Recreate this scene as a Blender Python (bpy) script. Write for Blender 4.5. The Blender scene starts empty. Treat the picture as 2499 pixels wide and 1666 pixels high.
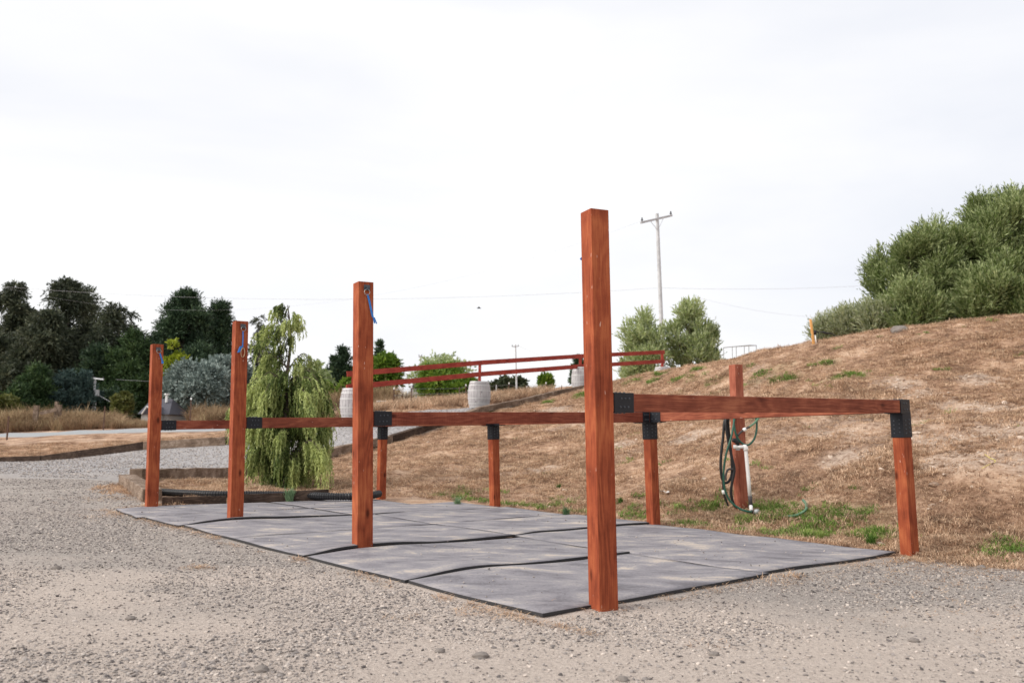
import bpy, bmesh, math, random
import numpy as np
from mathutils import Vector, Matrix

random.seed(7)
RG = np.random.default_rng(11)
S = bpy.context.scene
COL = S.collection

# ------------------------------------------------------------------ camera
F_PX, PITCH, ROLL, CAM_H = 2000.0, math.atan(214 / 2000.0), 0.0155, 1.05
_F = np.array([0, math.cos(PITCH), math.sin(PITCH)])
_U0 = np.array([0, -math.sin(PITCH), math.cos(PITCH)])
_R0 = np.array([1.0, 0, 0])
_R = _R0 * math.cos(ROLL) + _U0 * math.sin(ROLL)
_U = -_R0 * math.sin(ROLL) + _U0 * math.cos(ROLL)
cd = bpy.data.cameras.new('camera')
cam = bpy.data.objects.new('camera', cd)
COL.objects.link(cam)
cd.sensor_width = 36
cd.lens = 36 * F_PX / 2499.0
cd.clip_start = 0.05
cd.clip_end = 4000
cd.dof.use_dof = True
cd.dof.focus_distance = 6.6
cd.dof.aperture_fstop = 3.0
cam.matrix_world = Matrix(((_R[0], _U[0], -_F[0], 0), (_R[1], _U[1], -_F[1], 0), (_R[2], _U[2], -_F[2], CAM_H), (0, 0, 0, 1)))
S.camera = cam


def ray(u, v):
    d = _F + _R * (u - 1249.5) / F_PX - _U * (v - 833) / F_PX
    return d / d[1]


K = 2499 / 2352.0


def at(u, v, y):
    """survey point: where the sight line (u, v) is y metres ahead"""
    d = ray(u * K, v * K)
    return np.array([d[0] * y, y, CAM_H + d[2] * y])


def on(u, v, z=0.0):
    d = ray(u * K, v * K)
    t = (z - CAM_H) / d[2]
    return np.array([d[0] * t, t, z])


# ------------------------------------------------------------------ world, sun, exposure
SUN_EL, SUN_AZ = math.radians(33), math.radians(-112)      # azimuth from +Y, clockwise
W = bpy.data.worlds.new('World')
S.world = W
W.use_nodes = True
nt = W.node_tree
nt.nodes.clear()


class N:
    def __init__(s, tree):
        s.t = tree

    def __call__(s, typ, ins=None, **kw):
        n = s.t.nodes.new(typ)
        for k, v in kw.items():
            setattr(n, k, v)
        for k, v in (ins or {}).items():
            if hasattr(v, 'is_output'):
                s.t.links.new(v, n.inputs[k])
            elif isinstance(v, bpy.types.Node):
                s.t.links.new(v.outputs[0], n.inputs[k])
            else:
                n.inputs[k].default_value = v
        return n

    def ramp(s, fac, stops, interp='LINEAR'):
        n = s.t.nodes.new('ShaderNodeValToRGB')
        n.color_ramp.interpolation = interp
        els = n.color_ramp.elements
        while len(els) < len(stops):
            els.new(0.5)
        for e, (p, c) in zip(els, stops):
            e.position = p
            e.color = tuple(c) + (1,) if hasattr(c, '__len__') else (c, c, c, 1)
        s.t.links.new(fac.outputs[0] if isinstance(fac, bpy.types.Node) else fac, n.inputs[0])
        return n.outputs[0]

    def mix(s, fac, a, b, mode='MIX'):
        n = s.t.nodes.new('ShaderNodeMix')
        n.data_type = 'RGBA'
        n.blend_type = mode
        for i, v in ((0, fac), (6, a), (7, b)):
            if hasattr(v, 'is_output'):
                s.t.links.new(v, n.inputs[i])
            elif isinstance(v, bpy.types.Node):
                s.t.links.new(v.outputs[0], n.inputs[i])
            else:
                n.inputs[i].default_value = v if i == 0 else (tuple(v) + (1,) if len(v) == 3 else v)
        return n.outputs[2]

    def math(s, op, a, b=0.0, clamp=False):
        n = s.t.nodes.new('ShaderNodeMath')
        n.operation = op
        n.use_clamp = clamp
        for i, v in ((0, a), (1, b)):
            if hasattr(v, 'is_output'):
                s.t.links.new(v, n.inputs[i])
            else:
                n.inputs[i].default_value = v
        return n.outputs[0]


n = N(nt)
sky = n('ShaderNodeTexSky', sky_type='NISHITA', sun_disc=False, sun_elevation=SUN_EL, sun_rotation=SUN_AZ, air_density=1.0, dust_density=2.0)
bg1 = n('ShaderNodeBackground', {'Color': sky.outputs[0], 'Strength': 0.1})
tc = n('ShaderNodeTexCoord')
mp = n('ShaderNodeMapping', {'Vector': tc.outputs['Generated'], 'Scale': (1.0, 1.0, 3.4), 'Location': (0.35, 0.2, 0.1)})
nz = n('ShaderNodeTexNoise', {'Vector': mp.outputs[0], 'Scale': 1.7, 'Detail': 5.0, 'Roughness': 0.5, 'Distortion': 0.3})
cl = n.ramp(nz.outputs['Fac'], [(0.28, (0.88, 0.90, 0.96)), (0.46, (0.985, 0.988, 1.015)), (0.60, (1.05, 1.05, 1.05))])
bg2 = n('ShaderNodeBackground', {'Color': cl, 'Strength': 0.83})
ms = n('ShaderNodeMixShader', {0: 0.94, 1: bg1.outputs[0], 2: bg2.outputs[0]})
wo = n('ShaderNodeOutputWorld', {'Surface': ms.outputs[0]})

sd = bpy.data.lights.new('sun', 'SUN')
sd.energy = 2.9
sd.angle = math.radians(38)
sd.color = (1.0, 0.95, 0.87)
sun = bpy.data.objects.new('sun', sd)
COL.objects.link(sun)
sdir = Vector((math.sin(SUN_AZ) * math.cos(SUN_EL), math.cos(SUN_AZ) * math.cos(SUN_EL), math.sin(SUN_EL)))
sun.rotation_euler = sdir.to_track_quat('Z', 'Y').to_euler()

S.render.engine = 'CYCLES'
S.view_settings.view_transform = 'Standard'
S.view_settings.look = 'None'
S.view_settings.exposure = 0.32
S.view_settings.gamma = 1.0
S.view_settings.use_curve_mapping = False
S.cycles.max_bounces = 6
S.cycles.diffuse_bounces = 3
S.cycles.glossy_bounces = 2
S.cycles.transmission_bounces = 3
S.cycles.transparent_max_bounces = 6
S.cycles.use_denoising = True


# ------------------------------------------------------------------ materials
def mat(name):
    m = bpy.data.materials.new(name)
    m.use_nodes = True
    m.node_tree.nodes.clear()
    return m, N(m.node_tree)


def finish(n, col, rough=0.8, bump=None, bstr=0.3, bdist=0.01, metal=0.0, spec=0.3, transl=0.0):
    p = n('ShaderNodeBsdfPrincipled', {'Roughness': rough, 'Metallic': metal, 'Specular IOR Level': spec})
    if hasattr(col, 'is_output'):
        n.t.links.new(col, p.inputs['Base Color'])
    else:
        p.inputs['Base Color'].default_value = tuple(col) + (1,)
    if bump is not None:
        b = n('ShaderNodeBump', {'Height': bump, 'Strength': bstr, 'Distance': bdist})
        n.t.links.new(b.outputs[0], p.inputs['Normal'])
    out = p.outputs[0]
    if transl:
        tr = n('ShaderNodeBsdfTranslucent')
        if hasattr(col, 'is_output'):
            n.t.links.new(col, tr.inputs['Color'])
        else:
            tr.inputs['Color'].default_value = tuple(col) + (1,)
        m = n('ShaderNodeMixShader', {0: transl, 1: out, 2: tr.outputs[0]})
        out = m.outputs[0]
    n('ShaderNodeOutputMaterial', {'Surface': out})


def plain(name, col, rough=0.6, metal=0.0, vary=0.15, scale=30.0, bstr=0.15, spec=0.3):
    m, n = mat(name)
    tc = n('ShaderNodeTexCoord')
    nz = n('ShaderNodeTexNoise', {'Vector': tc.outputs['Object'], 'Scale': scale, 'Detail': 5.0})
    c = n.mix(nz.outputs['Fac'], [x * (1 - vary) for x in col], [min(1, x * (1 + vary)) for x in col])
    finish(n, c, rough, nz.outputs['Fac'], bstr, 0.004, metal, spec)
    return m


def wood(name, light, mid, dark, grain=1.0, incised=False, wear=0.5, rough=0.72):
    """stained sawn timber, grain runs along local Z"""
    m, n = mat(name)
    tc = n('ShaderNodeTexCoord')
    oi = n('ShaderNodeObjectInfo')
    off = n('ShaderNodeVectorMath', {0: oi.outputs['Random'], 1: (37.0, 17.0, 53.0)}, operation='MULTIPLY')
    pos = n('ShaderNodeVectorMath', {0: tc.outputs['Object'], 1: off.outputs[0]}, operation='ADD')
    m1 = n('ShaderNodeMapping', {'Vector': pos.outputs[0], 'Scale': (1.0, 1.0, 0.16)})
    warp = n('ShaderNodeTexNoise', {'Vector': m1.outputs[0], 'Scale': 5.0, 'Detail': 3.0, 'Roughness': 0.45})
    rings = n.math('SINE', n.math('MULTIPLY', warp.outputs['Fac'], 75.0 * grain))
    m2 = n('ShaderNodeMapping', {'Vector': pos.outputs[0], 'Scale': (90.0, 90.0, 2.2)})
    fib = n('ShaderNodeTexNoise', {'Vector': m2.outputs[0], 'Scale': 2.0, 'Detail': 5.0, 'Roughness': 0.65})
    blot = n('ShaderNodeTexNoise', {'Vector': pos.outputs[0], 'Scale': 3.2, 'Detail': 5.0, 'Roughness': 0.6})
    g = n.math('ADD', n.math('MULTIPLY', rings, 0.055), n.math('MULTIPLY', fib.outputs['Fac'], 0.75))
    g = n.math('ADD', g, n.math('MULTIPLY', n.math('SUBTRACT', blot.outputs['Fac'], 0.5), 0.75))
    c = n.ramp(g, [(0.12, dark), (0.38, mid), (0.62, light)])
    # knots
    m3 = n('ShaderNodeMapping', {'Vector': pos.outputs[0], 'Scale': (5.5, 5.5, 2.3)})
    vo = n('ShaderNodeTexVoronoi', {'Vector': m3.outputs[0], 'Scale': 1.0, 'Randomness': 1.0})
    kn = n.ramp(vo.outputs['Distance'], [(0.05, 1.0), (0.13, 0.0)])
    c = n.mix(n.math('MULTIPLY', kn, 0.8), c, [x * 0.35 for x in dark])
    # white drips and nicks
    m4 = n('ShaderNodeMapping', {'Vector': pos.outputs[0], 'Scale': (70.0, 70.0, 14.0)})
    nk = n('ShaderNodeTexNoise', {'Vector': m4.outputs[0], 'Scale': 1.0, 'Detail': 1.0})
    nf = n.ramp(nk.outputs['Fac'], [(0.775 - 0.02 * wear, 0.0), (0.80, 1.0)])
    c = n.mix(n.math('MULTIPLY', nf, 0.6), c, (0.75, 0.55, 0.45))
    h = g
    if incised:
        br = n('ShaderNodeTexVoronoi', {'Vector': n('ShaderNodeMapping', {'Vector': pos.outputs[0], 'Scale': (90.0, 90.0, 36.0)}).outputs[0], 'Scale': 1.0, 'Randomness': 0.15})
        d = n.ramp(br.outputs['Distance'], [(0.16, 1.0), (0.3, 0.0)])
        c = n.mix(n.math('MULTIPLY', d, 0.55), c, [x * 0.5 for x in dark])
        h = n.math('SUBTRACT', g, n.math('MULTIPLY', d, 0.6))
    finish(n, c, rough, h, 0.35, 0.003, 0, 0.12)
    return m


M = {}
M['post'] = wood('stained_post_wood', (0.43, 0.128, 0.052), (0.285, 0.066, 0.029), (0.12, 0.024, 0.012), 1.0)
M['rail'] = wood('stained_rail_wood', (0.34, 0.110, 0.062), (0.20, 0.050, 0.030), (0.09, 0.020, 0.012), 1.2, incised=True, wear=0.3)
M['railclear'] = wood('stained_clear_rail_wood', (0.37, 0.130, 0.070), (0.225, 0.063, 0.036), (0.10, 0.025, 0.015), 1.3, wear=0.3)
M['tap'] = wood('faded_post_wood', (0.44, 0.165, 0.105), (0.31, 0.095, 0.058), (0.17, 0.045, 0.028), 1.0)
M['board'] = wood('red_board_wood', (0.42, 0.085, 0.06), (0.33, 0.055, 0.04), (0.17, 0.028, 0.02), 0.8)
M['tie'] = wood('weathered_tie_wood', (0.40, 0.32, 0.26), (0.19, 0.135, 0.10), (0.04, 0.026, 0.018), 2.6, wear=0.8, rough=0.95)
M['tiedark'] = wood('dark_tie_wood', (0.15, 0.105, 0.08), (0.06, 0.041, 0.032), (0.018, 0.012, 0.009), 2.0, wear=0.2, rough=0.95)
M['grey'] = wood('grey_pole_wood', (0.62, 0.63, 0.65), (0.50, 0.51, 0.53), (0.35, 0.355, 0.37), 1.0, wear=0.0, rough=0.9)
M['barrel'] = wood('grey_stave_wood', (0.52, 0.50, 0.50), (0.42, 0.40, 0.41), (0.27, 0.25, 0.255), 1.2, wear=0.2, rough=0.9)
M['hoop'] = plain('dull_hoop_steel', (0.50, 0.49, 0.49), 0.6, 0.2)
M['stake'] = wood('yellow_stake_wood', (0.75, 0.42, 0.16), (0.65, 0.33, 0.11), (0.40, 0.2, 0.08), 1.0, wear=0)
M['bracket'] = plain('black_coated_steel', (0.008, 0.0095, 0.014), 0.45, 0.0, 0.4, 25, 0.1, 0.3)
M['bolt'] = plain('bolt_steel', (0.06, 0.067, 0.08), 0.35, 0.3, 0.2, 40, 0.05, 0.5)
M['ring'] = plain('worn_ring_steel', (0.36, 0.33, 0.31), 0.35, 0.8, 0.4, 80)
M['brass'] = plain('brass_snap', (0.50, 0.36, 0.22), 0.35, 0.8, 0.2, 80)
M['blue'] = plain('blue_webbing', (0.035, 0.19, 0.55), 0.7, 0.0, 0.35, 120, 0.4)
M['hosegreen'] = plain('green_hose_rubber', (0.016, 0.085, 0.055), 0.45, 0.0, 0.25, 30, 0.05, 0.4)
M['hosegreenlight'] = plain('striped_green_hose_rubber', (0.10, 0.20, 0.12), 0.45, 0.0, 0.25, 30, 0.05, 0.4)
M['hoseblack'] = plain('black_hose_rubber', (0.014, 0.014, 0.015), 0.5, 0.0, 0.3, 30, 0.05, 0.4)
M['pvc'] = plain('white_pvc', (0.84, 0.82, 0.80), 0.4, 0.0, 0.06, 14, 0.02, 0.4)
M['tape'] = plain('dark_tape', (0.07, 0.06, 0.06), 0.6)
M['corr'] = plain('black_pipe_plastic', (0.022, 0.022, 0.025), 0.45, 0.0, 0.4, 20, 0.1, 0.4)
M['galv'] = plain('galvanised_steel', (0.45, 0.46, 0.47), 0.5, 0.3)
M['tpost'] = plain('rusty_post_steel', (0.10, 0.055, 0.04), 0.8)
M['white'] = plain('white_paint', (0.78, 0.78, 0.77), 0.5, 0, 0.05)
M['wire'] = plain('dull_wire', (0.30, 0.30, 0.31), 0.6)
M['cable'] = plain('weathered_cable', (0.42, 0.42, 0.44), 0.6)
M['porc'] = plain('porcelain_dark', (0.05, 0.05, 0.055), 0.3)
M['rock'] = plain('grey_rock', (0.20, 0.175, 0.16), 0.95, 0, 0.35, 6, 0.6)
M['roof'] = plain('grey_shingle', (0.085, 0.083, 0.10), 0.9, 0, 0.25, 4)
M['wall'] = plain('pale_siding', (0.35, 0.34, 0.33), 0.9)
M['bark'] = plain('brown_bark', (0.10, 0.075, 0.06), 0.95, 0, 0.4, 6, 0.6)
M['barkpale'] = plain('pale_bark', (0.30, 0.26, 0.23), 0.95, 0, 0.4, 6, 0.5)
M['stick'] = plain('dead_stick_wood', (0.12, 0.085, 0.065), 0.95)
M['bird'] = plain('dark_feathers', (0.04, 0.04, 0.045), 0.8)
M['straw1'] = plain('straw_bits', (0.62, 0.42, 0.24), 0.9)


def rubber():
    m, n = mat('dusty_rubber')
    tc = n('ShaderNodeTexCoord')
    oi = n('ShaderNodeObjectInfo')
    off = n('ShaderNodeVectorMath', {0: oi.outputs['Random'], 1: (11.0, 7.0, 3.0)}, operation='MULTIPLY')
    pos = n('ShaderNodeVectorMath', {0: tc.outputs['Object'], 1: off.outputs[0]}, operation='ADD')
    mp = n('ShaderNodeMapping', {'Vector': pos.outputs[0], 'Scale': (1.0, 1.9, 1.0), 'Rotation': (0, 0, 0.6)})
    big = n('ShaderNodeTexNoise', {'Vector': mp.outputs[0], 'Scale': 2.3, 'Detail': 8.0, 'Roughness': 0.62, 'Distortion': 0.4})
    fine = n('ShaderNodeTexNoise', {'Vector': pos.outputs[0], 'Scale': 55.0, 'Detail': 4.0, 'Roughness': 0.7})
    a = n.math('ADD', big.outputs['Fac'], n.math('MULTIPLY', n.math('SUBTRACT', fine.outputs['Fac'], 0.5), 0.36))
    c = n.ramp(a, [(0.30, (0.125, 0.117, 0.130)), (0.47, (0.215, 0.203, 0.222)), (0.58, (0.285, 0.266, 0.272)), (0.68, (0.48, 0.41, 0.35))])
    cr = n('ShaderNodeTexNoise', {'Vector': pos.outputs[0], 'Scale': 38.0, 'Detail': 2.0})
    sp = n.ramp(cr.outputs['Fac'], [(0.70, 0.0), (0.735, 1.0)])
    c = n.mix(n.math('MULTIPLY', sp, 0.75), c, (0.06, 0.05, 0.045))
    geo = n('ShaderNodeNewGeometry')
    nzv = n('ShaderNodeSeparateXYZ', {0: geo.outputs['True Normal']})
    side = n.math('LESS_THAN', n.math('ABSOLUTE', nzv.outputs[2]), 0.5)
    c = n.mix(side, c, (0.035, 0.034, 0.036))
    finish(n, c, 0.72, a, 0.3, 0.004, 0, 0.3)
    return m


M['rubber'] = rubber()


def ground_mat():
    """dust and gravel, dry cropped grass, asphalt; where each lies comes from painted masks"""
    m, n = mat('earth')
    tc = n('ShaderNodeTexCoord')
    P = tc.outputs['Object']
    ag = n('ShaderNodeAttribute', attribute_name='gravel')
    ad = n('ShaderNodeAttribute', attribute_name='drive')
    ar = n('ShaderNodeAttribute', attribute_name='road')
    asn = n('ShaderNodeAttribute', attribute_name='sand')
    agr = n('ShaderNodeAttribute', attribute_name='green')
    # gravel yard
    dust = n('ShaderNodeTexNoise', {'Vector': n('ShaderNodeMapping', {'Vector': P, 'Scale': (0.7, 1.2, 1)}).outputs[0], 'Scale': 0.55, 'Detail': 6.0, 'Roughness': 0.6})
    gm = n('ShaderNodeTexNoise', {'Vector': P, 'Scale': 42.0, 'Detail': 7.0, 'Roughness': 0.75})
    vo = n('ShaderNodeTexVoronoi', {'Vector': P, 'Scale': 60.0})
    pale = n.ramp(gm.outputs['Fac'], [(0.30, (0.30, 0.25, 0.22)), (0.46, (0.50, 0.425, 0.375)), (0.7, (0.64, 0.555, 0.495))])
    grey = n.ramp(gm.outputs['Fac'], [(0.32, (0.17, 0.155, 0.148)), (0.5, (0.375, 0.33, 0.30)), (0.68, (0.53, 0.47, 0.425))])
    stone = n.mix(0.45, grey, n.ramp(vo.outputs['Color'], [(0.1, (0.23, 0.205, 0.19)), (0.9, (0.52, 0.465, 0.425))]))
    df = n('ShaderNodeAttribute', attribute_name='dust')
    dd = n.ramp(n.math('ADD', dust.outputs['Fac'], n.math('SUBTRACT', df.outputs['Fac'], 0.5)), [(0.33, 0.0), (0.58, 1.0)])
    gcol = n.mix(dd, stone, pale)
    # driveway: larger crushed stone, light grey
    gd = n('ShaderNodeTexNoise', {'Vector': P, 'Scale': 11.0, 'Detail': 9.0, 'Roughness': 0.82})
    dcol = n.ramp(gd.outputs['Fac'], [(0.36, (0.21, 0.20, 0.203)), (0.5, (0.36, 0.342, 0.344)), (0.63, (0.50, 0.475, 0.472))])
    # dry grass
    g1 = n('ShaderNodeTexNoise', {'Vector': P, 'Scale': 1.1, 'Detail': 7.0, 'Roughness': 0.62})
    g2 = n('ShaderNodeTexNoise', {'Vector': P, 'Scale': 14.0, 'Detail': 9.0, 'Roughness': 0.8})
    ga = n.math('ADD', n.math('MULTIPLY', g1.outputs['Fac'], 0.6), n.math('MULTIPLY', g2.outputs['Fac'], 0.5))
    grass = n.ramp(ga, [(0.41, (0.07, 0.040, 0.027)), (0.48, (0.20, 0.118, 0.075)), (0.56, (0.38, 0.24, 0.16)), (0.66, (0.60, 0.43, 0.31))])  # straw and soil tones; strong contrast also paints in the slope's weak relief shadows
    sand = n.ramp(gm.outputs['Fac'], [(0.3, (0.34, 0.27, 0.22)), (0.6, (0.62, 0.52, 0.44))])
    sf = n.math('MULTIPLY', n.math('MULTIPLY', asn.outputs['Fac'], 0.6), n.ramp(g2.outputs['Fac'], [(0.40, 0.25), (0.55, 1.0)]))
    grass = n.mix(sf, grass, sand)
    grn = n.ramp(g2.outputs['Fac'], [(0.35, (0.03, 0.07, 0.015)), (0.65, (0.14, 0.22, 0.06))])
    grass = n.mix(n.math('MULTIPLY', agr.outputs['Fac'], 0.22), grass, grn)
    edge = n('ShaderNodeTexNoise', {'Vector': P, 'Scale': 4.0, 'Detail': 5.0})
    gmask = n.ramp(n.math('ADD', ag.outputs['Fac'], n.math('MULTIPLY', n.math('SUBTRACT', edge.outputs['Fac'], 0.5), 0.8)), [(0.42, 0.0), (0.58, 1.0)])
    c = n.mix(gmask, grass, gcol)
    c = n.mix(ad.outputs['Fac'], c, dcol)
    c = n.mix(ar.outputs['Fac'], c, n.ramp(gm.outputs['Fac'], [(0.3, (0.27, 0.28, 0.29)), (0.7, (0.42, 0.43, 0.44))]))
    h = n.math('ADD', n.math('MULTIPLY', gm.outputs['Fac'], 1.0), n.math('MULTIPLY', vo.outputs['Distance'], 0.7))
    h2 = n.math('ADD', h, n.math('MULTIPLY', g2.outputs['Fac'], 3.0))
    finish(n, c, 0.95, h2, 0.8, 0.012, 0, 0.1)
    return m


M['earth'] = ground_mat()


def leaf_mat(name, dark, mid, light, transl=0.25, rough=0.55, spec=0.3, back=None):
    m, n = mat(name)
    a = n('ShaderNodeAttribute', attribute_name='shade')
    c = n.ramp(a.outputs['Fac'], [(0.0, dark), (0.5, mid), (1.0, light)])
    if back:
        g = n('ShaderNodeNewGeometry')
        c = n.mix(n.math('MULTIPLY', g.outputs['Backfacing'], 0.6), c, back)
    finish(n, c, rough, None, spec=spec, transl=transl)
    return m


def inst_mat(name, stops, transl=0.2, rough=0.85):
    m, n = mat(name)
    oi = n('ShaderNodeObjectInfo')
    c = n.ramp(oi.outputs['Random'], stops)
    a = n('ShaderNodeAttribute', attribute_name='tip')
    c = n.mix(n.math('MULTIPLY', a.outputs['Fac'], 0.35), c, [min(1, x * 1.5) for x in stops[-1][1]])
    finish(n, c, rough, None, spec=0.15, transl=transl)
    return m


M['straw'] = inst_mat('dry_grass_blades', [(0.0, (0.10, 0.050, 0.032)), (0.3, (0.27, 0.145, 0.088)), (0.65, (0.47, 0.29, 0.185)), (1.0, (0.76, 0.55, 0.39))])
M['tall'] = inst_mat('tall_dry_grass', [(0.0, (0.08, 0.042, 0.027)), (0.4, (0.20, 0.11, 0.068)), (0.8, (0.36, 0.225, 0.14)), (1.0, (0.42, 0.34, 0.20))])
M['greengrass'] = inst_mat('green_grass_blades', [(0.0, (0.05, 0.11, 0.02)), (0.5, (0.12, 0.22, 0.04)), (1.0, (0.28, 0.34, 0.10))])
M['weed'] = inst_mat('grey_green_weed', [(0.0, (0.10, 0.18, 0.09)), (1.0, (0.22, 0.32, 0.18))])
M['clod'] = inst_mat('dry_soil_clod', [(0.0, (0.24, 0.165, 0.12)), (0.5, (0.42, 0.32, 0.25)), (1.0, (0.60, 0.50, 0.42))], 0.0, 0.95)
M['pebble'] = inst_mat('crushed_stone', [(0.0, (0.09, 0.08, 0.078)), (0.3, (0.23, 0.205, 0.195)), (0.75, (0.40, 0.355, 0.325)), (1.0, (0.56, 0.485, 0.43))], 0.0, 0.9)


# ------------------------------------------------------------------ mesh helpers
class MB:
    def __init__(s):
        s.v, s.f, s.mi = [], [], []

    def add(s, vs, fs, mi=0):
        o = len(s.v)
        s.v += [tuple(map(float, p)) for p in vs]
        s.f += [tuple(i + o for i in f) for f in fs]
        s.mi += [mi] * len(fs)

    def box(s, c, size, ax=None, mi=0):
        ax = ax or (Vector((1, 0, 0)), Vector((0, 1, 0)), Vector((0, 0, 1)))
        c = Vector(c)
        vs = []
        for dz in (-.5, .5):
            for dx, dy in ((-.5, -.5), (.5, -.5), (.5, .5), (-.5, .5)):
                vs.append(c + ax[0] * dx * size[0] + ax[1] * dy * size[1] + ax[2] * dz * size[2])
        s.add(vs, [(0, 3, 2, 1), (4, 5, 6, 7), (0, 1, 5, 4), (1, 2, 6, 5), (2, 3, 7, 6), (3, 0, 4, 7)], mi)

    def tube(s, pts, r, seg=8, cap=True, mi=0):
        pts = [Vector(p) for p in pts]
        rs = r if hasattr(r, '__len__') else [r] * len(pts)
        vs, fs = [], []
        prev = None
        for i, p in enumerate(pts):
            t = (pts[min(i + 1, len(pts) - 1)] - pts[max(i - 1, 0)])
            t = t.normalized() if t.length > 1e-9 else Vector((0, 0, 1))
            if prev is None:
                prev = t.orthogonal().normalized()
            u = (prev - t * prev.dot(t))
            u = u.normalized() if u.length > 1e-6 else t.orthogonal().normalized()
            prev = u
            w = t.cross(u)
            for k in range(seg):
                a = 2 * math.pi * k / seg
                vs.append(p + (u * math.cos(a) + w * math.sin(a)) * rs[i])
        for i in range(len(pts) - 1):
            for k in range(seg):
                k2 = (k + 1) % seg
                fs.append((i * seg + k, i * seg + k2, (i + 1) * seg + k2, (i + 1) * seg + k))
        if cap:
            fs.append(tuple(range(seg))[::-1])
            fs.append(tuple((len(pts) - 1) * seg + k for k in range(seg)))
        s.add(vs, fs, mi)

    def build(s, name, material, parent=None, smooth=False, origin=None):
        if origin is None:
            origin = Vector(parent.location) if parent is not None and parent.parent is None else Vector((0, 0, 0))
            if parent is not None and parent.parent is not None:
                origin = Vector(parent.parent.location) + Vector(parent.location)
        me = bpy.data.meshes.new(name)
        me.from_pydata([(x - origin[0], y - origin[1], z - origin[2]) for x, y, z in s.v], [], s.f)
        for mm in (material if isinstance(material, (list, tuple)) else [material]):
            me.materials.append(mm)
        if any(s.mi):
            me.polygons.foreach_set('material_index', s.mi)
        if smooth:
            me.polygons.foreach_set('use_smooth', [True] * len(me.polygons))
        o = bpy.data.objects.new(name, me)
        COL.objects.link(o)
        if parent is not None:
            o.parent = parent
        else:
            o.location = origin
        return o


def tag(o, label=None, cat=None, group=None, kind=None):
    if label:
        o['label'] = label
    if cat:
        o['category'] = cat
    if group:
        o['group'] = group
    if kind:
        o['kind'] = kind
    return o


def thing(name, loc, label, cat, group=None):
    o = bpy.data.objects.new(name, None)
    o.empty_display_size = 0.1
    COL.objects.link(o)
    o.location = loc
    return tag(o, label, cat, group)


def bezier(pts, n=24):
    """Catmull-Rom through the points"""
    P = [Vector(p) for p in pts]
    P = [P[0] * 2 - P[1]] + P + [P[-1] * 2 - P[-2]]
    out = []
    segs = len(P) - 3
    for s in range(segs):
        a, b, c, d = P[s:s + 4]
        k = max(2, n // segs)
        for i in range(k):
            t = i / k
            out.append(0.5 * ((2 * b) + (c - a) * t + (2 * a - 5 * b + 4 * c - d) * t * t + (3 * b - 3 * c + d - a) * t ** 3))
    out.append(P[-2])
    return out


WORLD_OF = {}


def beam(name, p0, p1, w, h, up, material, parent=None, bevel=0.006, crook=0.0, mat_list=None, segs=1, rough_amp=0.0, rootloc=None):
    """a bar of w (sideways) by h (along up); local Z runs from p0 to p1 so the grain follows it"""
    p0, p1 = Vector(p0), Vector(p1)
    L = (p1 - p0).length
    z = (p1 - p0) / L
    y = Vector(up) - z * Vector(up).dot(z)
    y.normalize()
    x = y.cross(z)
    bm = bmesh.new()
    vs = []
    for k in range(segs + 1):
        zz = L * k / segs
        for dx, dy in ((-.5, -.5), (.5, -.5), (.5, .5), (-.5, .5)):
            jx = (random.uniform(-1, 1) * rough_amp) if rough_amp else 0
            jy = (random.uniform(-1, 1) * rough_amp) if rough_amp else 0
            cr = crook * math.sin(math.pi * k / segs) if segs > 1 else 0
            vs.append(bm.verts.new((dx * w + jx + cr, dy * h + jy, zz)))
    bm.faces.new(vs[0:4][::-1])
    bm.faces.new(vs[-4:])
    for k in range(segs):
        for i in range(4):
            a, b = k * 4 + i, k * 4 + (i + 1) % 4
            bm.faces.new((vs[a], vs[b], vs[b + 4], vs[a + 4]))
    if bevel:
        ed = [e for e in bm.edges if not (segs > 1 and abs(e.verts[0].co.z - e.verts[1].co.z) < L / segs * 0.5 and 0.01 < e.verts[0].co.z < L - 0.01)]
        bmesh.ops.bevel(bm, geom=ed, offset=bevel, segments=2, affect='EDGES', profile=0.6)
    bmesh.ops.recalc_face_normals(bm, faces=bm.faces)
    me = bpy.data.meshes.new(name)
    bm.to_mesh(me)
    bm.free()
    me.materials.append(material)
    o = bpy.data.objects.new(name, me)
    COL.objects.link(o)
    mw = Matrix(((x[0], y[0], z[0], p0[0]), (x[1], y[1], z[1], p0[1]), (x[2], y[2], z[2], p0[2]), (0, 0, 0, 1)))
    WORLD_OF[o.name] = mw
    if parent is not None:
        o.parent = parent
        mw = Matrix.Translation(-Vector(parent.location)) @ mw
    o.matrix_basis = mw
    return o


# ------------------------------------------------------------------ noise and terrain
def _hash(ix, iy, seed):
    h = np.sin(ix * 127.1 + iy * 311.7 + seed * 74.7) * 43758.5453
    return h - np.floor(h)


def vnoise(x, y, seed=0):
    x = np.asarray(x, float)
    y = np.asarray(y, float)
    ix, iy = np.floor(x), np.floor(y)
    fx, fy = x - ix, y - iy
    fx, fy = fx * fx * (3 - 2 * fx), fy * fy * (3 - 2 * fy)
    a, b, c, d = _hash(ix, iy, seed), _hash(ix + 1, iy, seed), _hash(ix, iy + 1, seed), _hash(ix + 1, iy + 1, seed)
    return (a * (1 - fx) + b * fx) * (1 - fy) + (c * (1 - fx) + d * fx) * fy


def fbm(x, y, o=4, seed=0):
    s, a, t = 0, 0.5, 0
    for k in range(o):
        s = s + a * vnoise(np.asarray(x) * 2 ** k, np.asarray(y) * 2 ** k, seed + k * 13)
        t += a
        a *= 0.5
    return s / t


# pad axes
P4N = on(1463.6 / K, 1478.6 / K)
AX_A = np.array([-0.68345, 0.72999])
AX_B = np.array([0.78668, 0.61736])
_MI = np.linalg.inv(np.array([AX_A, AX_B]).T)


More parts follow.
